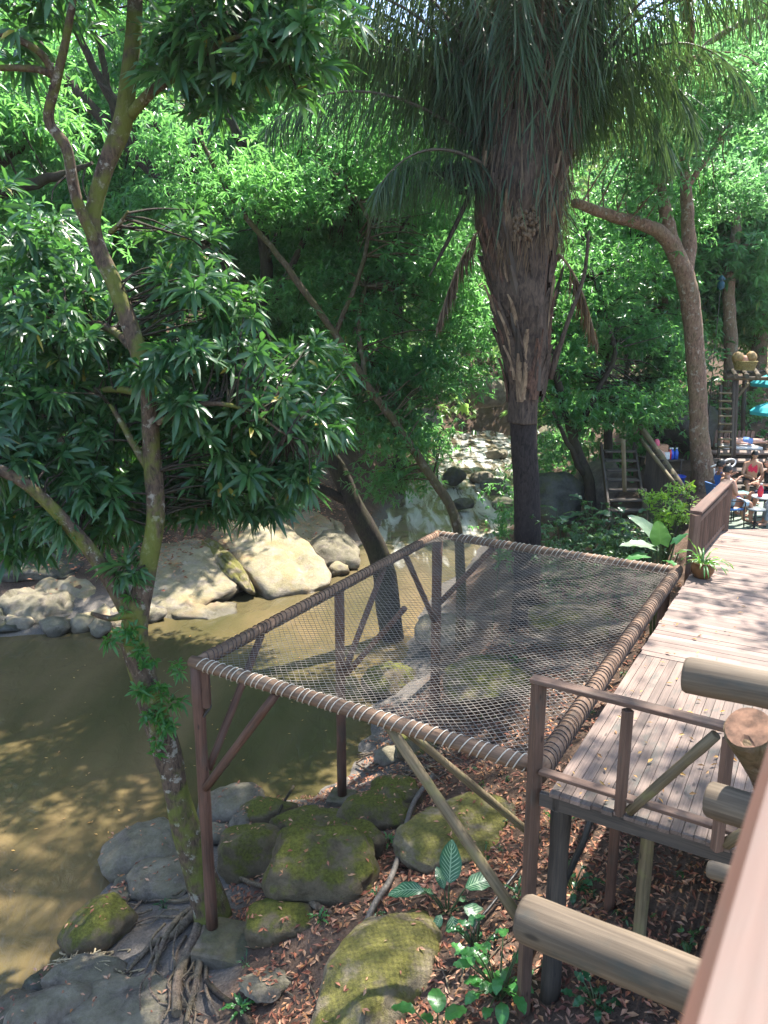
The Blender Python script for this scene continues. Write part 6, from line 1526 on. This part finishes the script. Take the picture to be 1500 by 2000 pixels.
    for nm, mat, spec in garments:
        keep = []
        for i, f in enumerate(bf):
            a, b = seg[near[i]][0], seg[near[i]][1]; key = (a if len(a) > 3 else a[:2]) + '-' + (b if len(b) > 3 else b[:2])
            if key in spec and spec[key][0] <= tt[i, near[i]] <= spec[key][1]: keep.append(f)
        if not keep: continue
        ids = sorted({v for f in keep for v in f}); mp = {v: i for i, v in enumerate(ids)}
        gm = MB(); gm.v = [Vector(bv[v] + nr[v] * .014) + base for v in ids]
        for f in keep: gm.face(tuple(mp[v] for v in f), ((0, 0),) * len(f), True)
        gm.build(nm, mat, P)
    return P
def sitting(x, y, az, floor=-.2, seat=.47, lean=0.0, arms=None, legspread=.13, kneef=.43, footf=.05, cross=0):
    f = V(math.sin(R(az)), math.cos(R(az)), 0); r = V(f.y, -f.x, 0); u = V(0, 0, 1); B = V(x, y, floor); J = {'base': B}
    p = B + u * (seat + .11); J['pelvis'] = p; J['waist'] = p + u * .2 + f * lean * .35; J['chest'] = p + u * .42 + f * lean; J['neck'] = p + u * .57 + f * lean * 1.3; J['head0'] = p + u * .66 + f * (lean * 1.5 + .01); J['head'] = p + u * .74 + f * (lean * 1.6 + .03)
    for k, s_ in (('L', -1), ('R', 1)):
        J['sh' + k] = J['chest'] + r * s_ * .185 + u * .06
        a = (arms or {}).get(k, ((-.02, .08, -.27), (.22, .0, -.34)))
        J['el' + k] = J['sh' + k] + f * a[0][0] + r * s_ * a[0][1] + u * a[0][2]; J['wr' + k] = J['sh' + k] + f * a[1][0] + r * s_ * a[1][1] + u * a[1][2]
        d = (J['wr' + k] - J['el' + k]).normalized(); J['ha' + k] = J['wr' + k] + d * .085
        J['hi' + k] = p + r * s_ * .10 + f * .03 - u * .02; J['kn' + k] = p + r * s_ * legspread + f * kneef - u * .03; J['an' + k] = J['kn' + k] + f * footf - u * (seat - .02); J['to' + k] = J['an' + k] + f * .17 - u * .04
        J['an' + k].z = floor + .09; J['to' + k].z = floor + .05
    return J, f
SHIRT = {'pelvis-waist': (0, 1), 'waist-chest': (0, 1), 'chest-neck': (0, .45), 'chest-sh': (0, .75)}
SHORTS = {'pelvis-hi': (0, 1), 'hi-kn': (0, .8), 'pelvis-waist': (0, .35)}
HB = plain("dark_hair", (0.012, 0.010, 0.009), .5, var=.3)
chair((8.02, 17.35, pz), 78, 'blue patio chair with black legs behind the railing', MBL); chair((8.12, 18.1, pz), 80, 'patio chair under the man in blue', MBL)
J, f = sitting(8.02, 17.35, 78, lean=-.12, arms={'L': ((.02, .06, -.26), (.25, -.02, -.3)), 'R': ((.05, .08, -.26), (.28, .0, -.28))}); J['head'] = J['head']
person('person in peach shirt and striped shorts seated behind the railing', J, SK, [("shirt", plain("peach_cloth", (.62, .40, .24), .8), SHIRT), ("shorts", plain("light_blue_cloth", (.36, .46, .52), .8), SHORTS)], 'short', HB, f + V(0, 0, -.1))
J, f = sitting(8.14, 18.1, 82, lean=-.08, arms={'L': ((.12, .05, -.22), (.36, -.06, -.02)), 'R': ((.1, .06, -.24), (.36, -.02, -.06))})
person('man in blue tank top and purple shorts raising his hands', J, SKB, [("tank_top", plain("blue_cloth", (.03, .10, .30), .8), SHIRT), ("shorts", plain("purple_cloth", (.26, .13, .50), .8), SHORTS)], 'short', HB, f + V(0, 0, -.05))
J, f = sitting(9.75, 20.1, 195, lean=.14, seat=.42, arms={'L': ((.06, .06, -.26), (.26, -.06, -.34)), 'R': ((.06, .06, -.26), (.28, -.1, -.3))})
person('woman in red bikini top seated on the steps facing the deck', J, SK, [("bikini_top", plain("red_cloth", (.62, .02, .07), .6), {'waist-chest': (.5, 1), 'chest-sh': (0, .5), 'chest-neck': (0, .12)}), ("swim_shorts", plain("black_cloth", (.02, .02, .024), .7), {'pelvis-hi': (0, 1), 'hi-kn': (0, .3)})], 'long', HB, f + V(0, 0, -.45), True)
MB_ = MB().box((9.75, 20.2, .0), (.9, .4, .38), R(15), .02).build("bench", M['dark_wood']); tag(MB_, 'dark low bench under the woman in red', 'bench')
J, f = sitting(9.42, 18.35, 265, lean=.06, arms={'L': ((.1, .05, -.25), (.34, .0, -.22)), 'R': ((.1, .05, -.25), (.33, -.05, -.26))})
person('person in black top at the right edge reaching over the table', J, SK, [("top", plain("black_top", (.012, .014, .018), .8), SHIRT), ("shorts", plain("dark_shorts", (.02, .02, .05), .8), SHORTS)], 'long', HB, f, True)
chair((9.42, 18.35, pz), 265, 'patio chair under the person in black', MBL)
J, f = sitting(9.28, 17.15, 285, lean=.1)
person('person in grey shirt at the lower right edge of the patio', J, SK, [("shirt", plain("grey_cloth", (.2, .23, .25), .8), SHIRT), ("trousers", plain("grey_trousers", (.24, .27, .29), .8), {**SHORTS, 'kn-an': (0, .8), 'hi-kn': (0, 1)})], 'short', HB, f)
chair((9.28, 17.15, pz), 285, 'patio chair under the person in grey', MBL)
J, f = sitting(7.62, 21.3, 10, floor=-.45, seat=.75, lean=.03)
person('person in pink cap behind the stairs handrail', J, SKL, [("shirt", plain("white_cloth", (.6, .6, .6), .8), SHIRT), ("shorts", plain("navy_cloth", (.03, .04, .08), .8), SHORTS)], 'cap', plain("pink_cloth", (.62, .12, .17), .75, var=.3), f)
o = MB().box((7.62, 21.3, -.12), (.45, .45, .8), .2, .02).build("stool", M['dark_wood']); tag(o, 'dark wooden stool under the person in the pink cap', 'stool')
# lying on the day bed
bA = a_bed = atY(1398, 878, 23.6) + V(0, 0, .2); bB = atY(1482, 880, 23.6) + V(0, 0, .2); dx = (bB - bA).normalized(); rr3 = V(-dx.y, dx.x, 0); u = V(0, 0, 1)
B0 = bA + dx * .12
J = {'base': B0, 'head': B0 + u * .09}; J['head0'] = B0 + dx * .1 + u * .08; J['neck'] = B0 + dx * .18 + u * .08; J['chest'] = B0 + dx * .34 + u * .09; J['waist'] = B0 + dx * .56 + u * .09; J['pelvis'] = B0 + dx * .76 + u * .1
for k, s_ in (('L', -1), ('R', 1)):
    J['sh' + k] = J['chest'] + rr3 * s_ * .18 - dx * .06; J['el' + k] = J['sh' + k] + dx * .2 + rr3 * s_ * .12 - u * .03; J['wr' + k] = J['el' + k] + dx * .2 - rr3 * s_ * .05 - u * .02; J['ha' + k] = J['wr' + k] + dx * .08
    J['hi' + k] = J['pelvis'] + rr3 * s_ * .1; J['kn' + k] = J['hi' + k] + dx * .34 + u * .0; J['an' + k] = J['kn' + k] + dx * .22 + u * .02 * s_; J['to' + k] = J['an' + k] + dx * .08 + u * .05
person('person in blue shorts lying on the white day bed', J, SKL, [("shorts", plain("sky_blue_cloth", (.14, .25, .52), .8), {'pelvis-hi': (0, 1), 'hi-kn': (0, .5), 'pelvis-waist': (0, .4)})], 'short', HB, -rr3 * .4 + u)

# ------------------------------------------------------------------ humid air under the trees
hbm = bmesh.new(); bmesh.ops.create_cube(hbm, size=1)
for v in hbm.verts: v.co = Vector((v.co.x * 170, 50 + v.co.y * 150, 19.5 + v.co.z * 60))
bmesh.ops.recalc_face_normals(hbm, faces=hbm.faces); hzm = bpy.data.meshes.new("haze"); hbm.to_mesh(hzm); hbm.free()
hm_, hn, hl, hb_ = newmat("haze")
pv = hn.new("ShaderNodeVolumePrincipled"); pv.inputs["Color"].default_value = (.93, .96, 1, 1); pv.inputs["Density"].default_value = .0003; pv.inputs["Anisotropy"].default_value = .3
hn.remove(hb_); hl.new(pv.outputs[0], hn["Material Output"].inputs["Volume"])
tag(link("haze", hzm, hm_), 'pale humid air beneath the trees', 'haze', kind='stuff')
cy.volume_bounces = 0
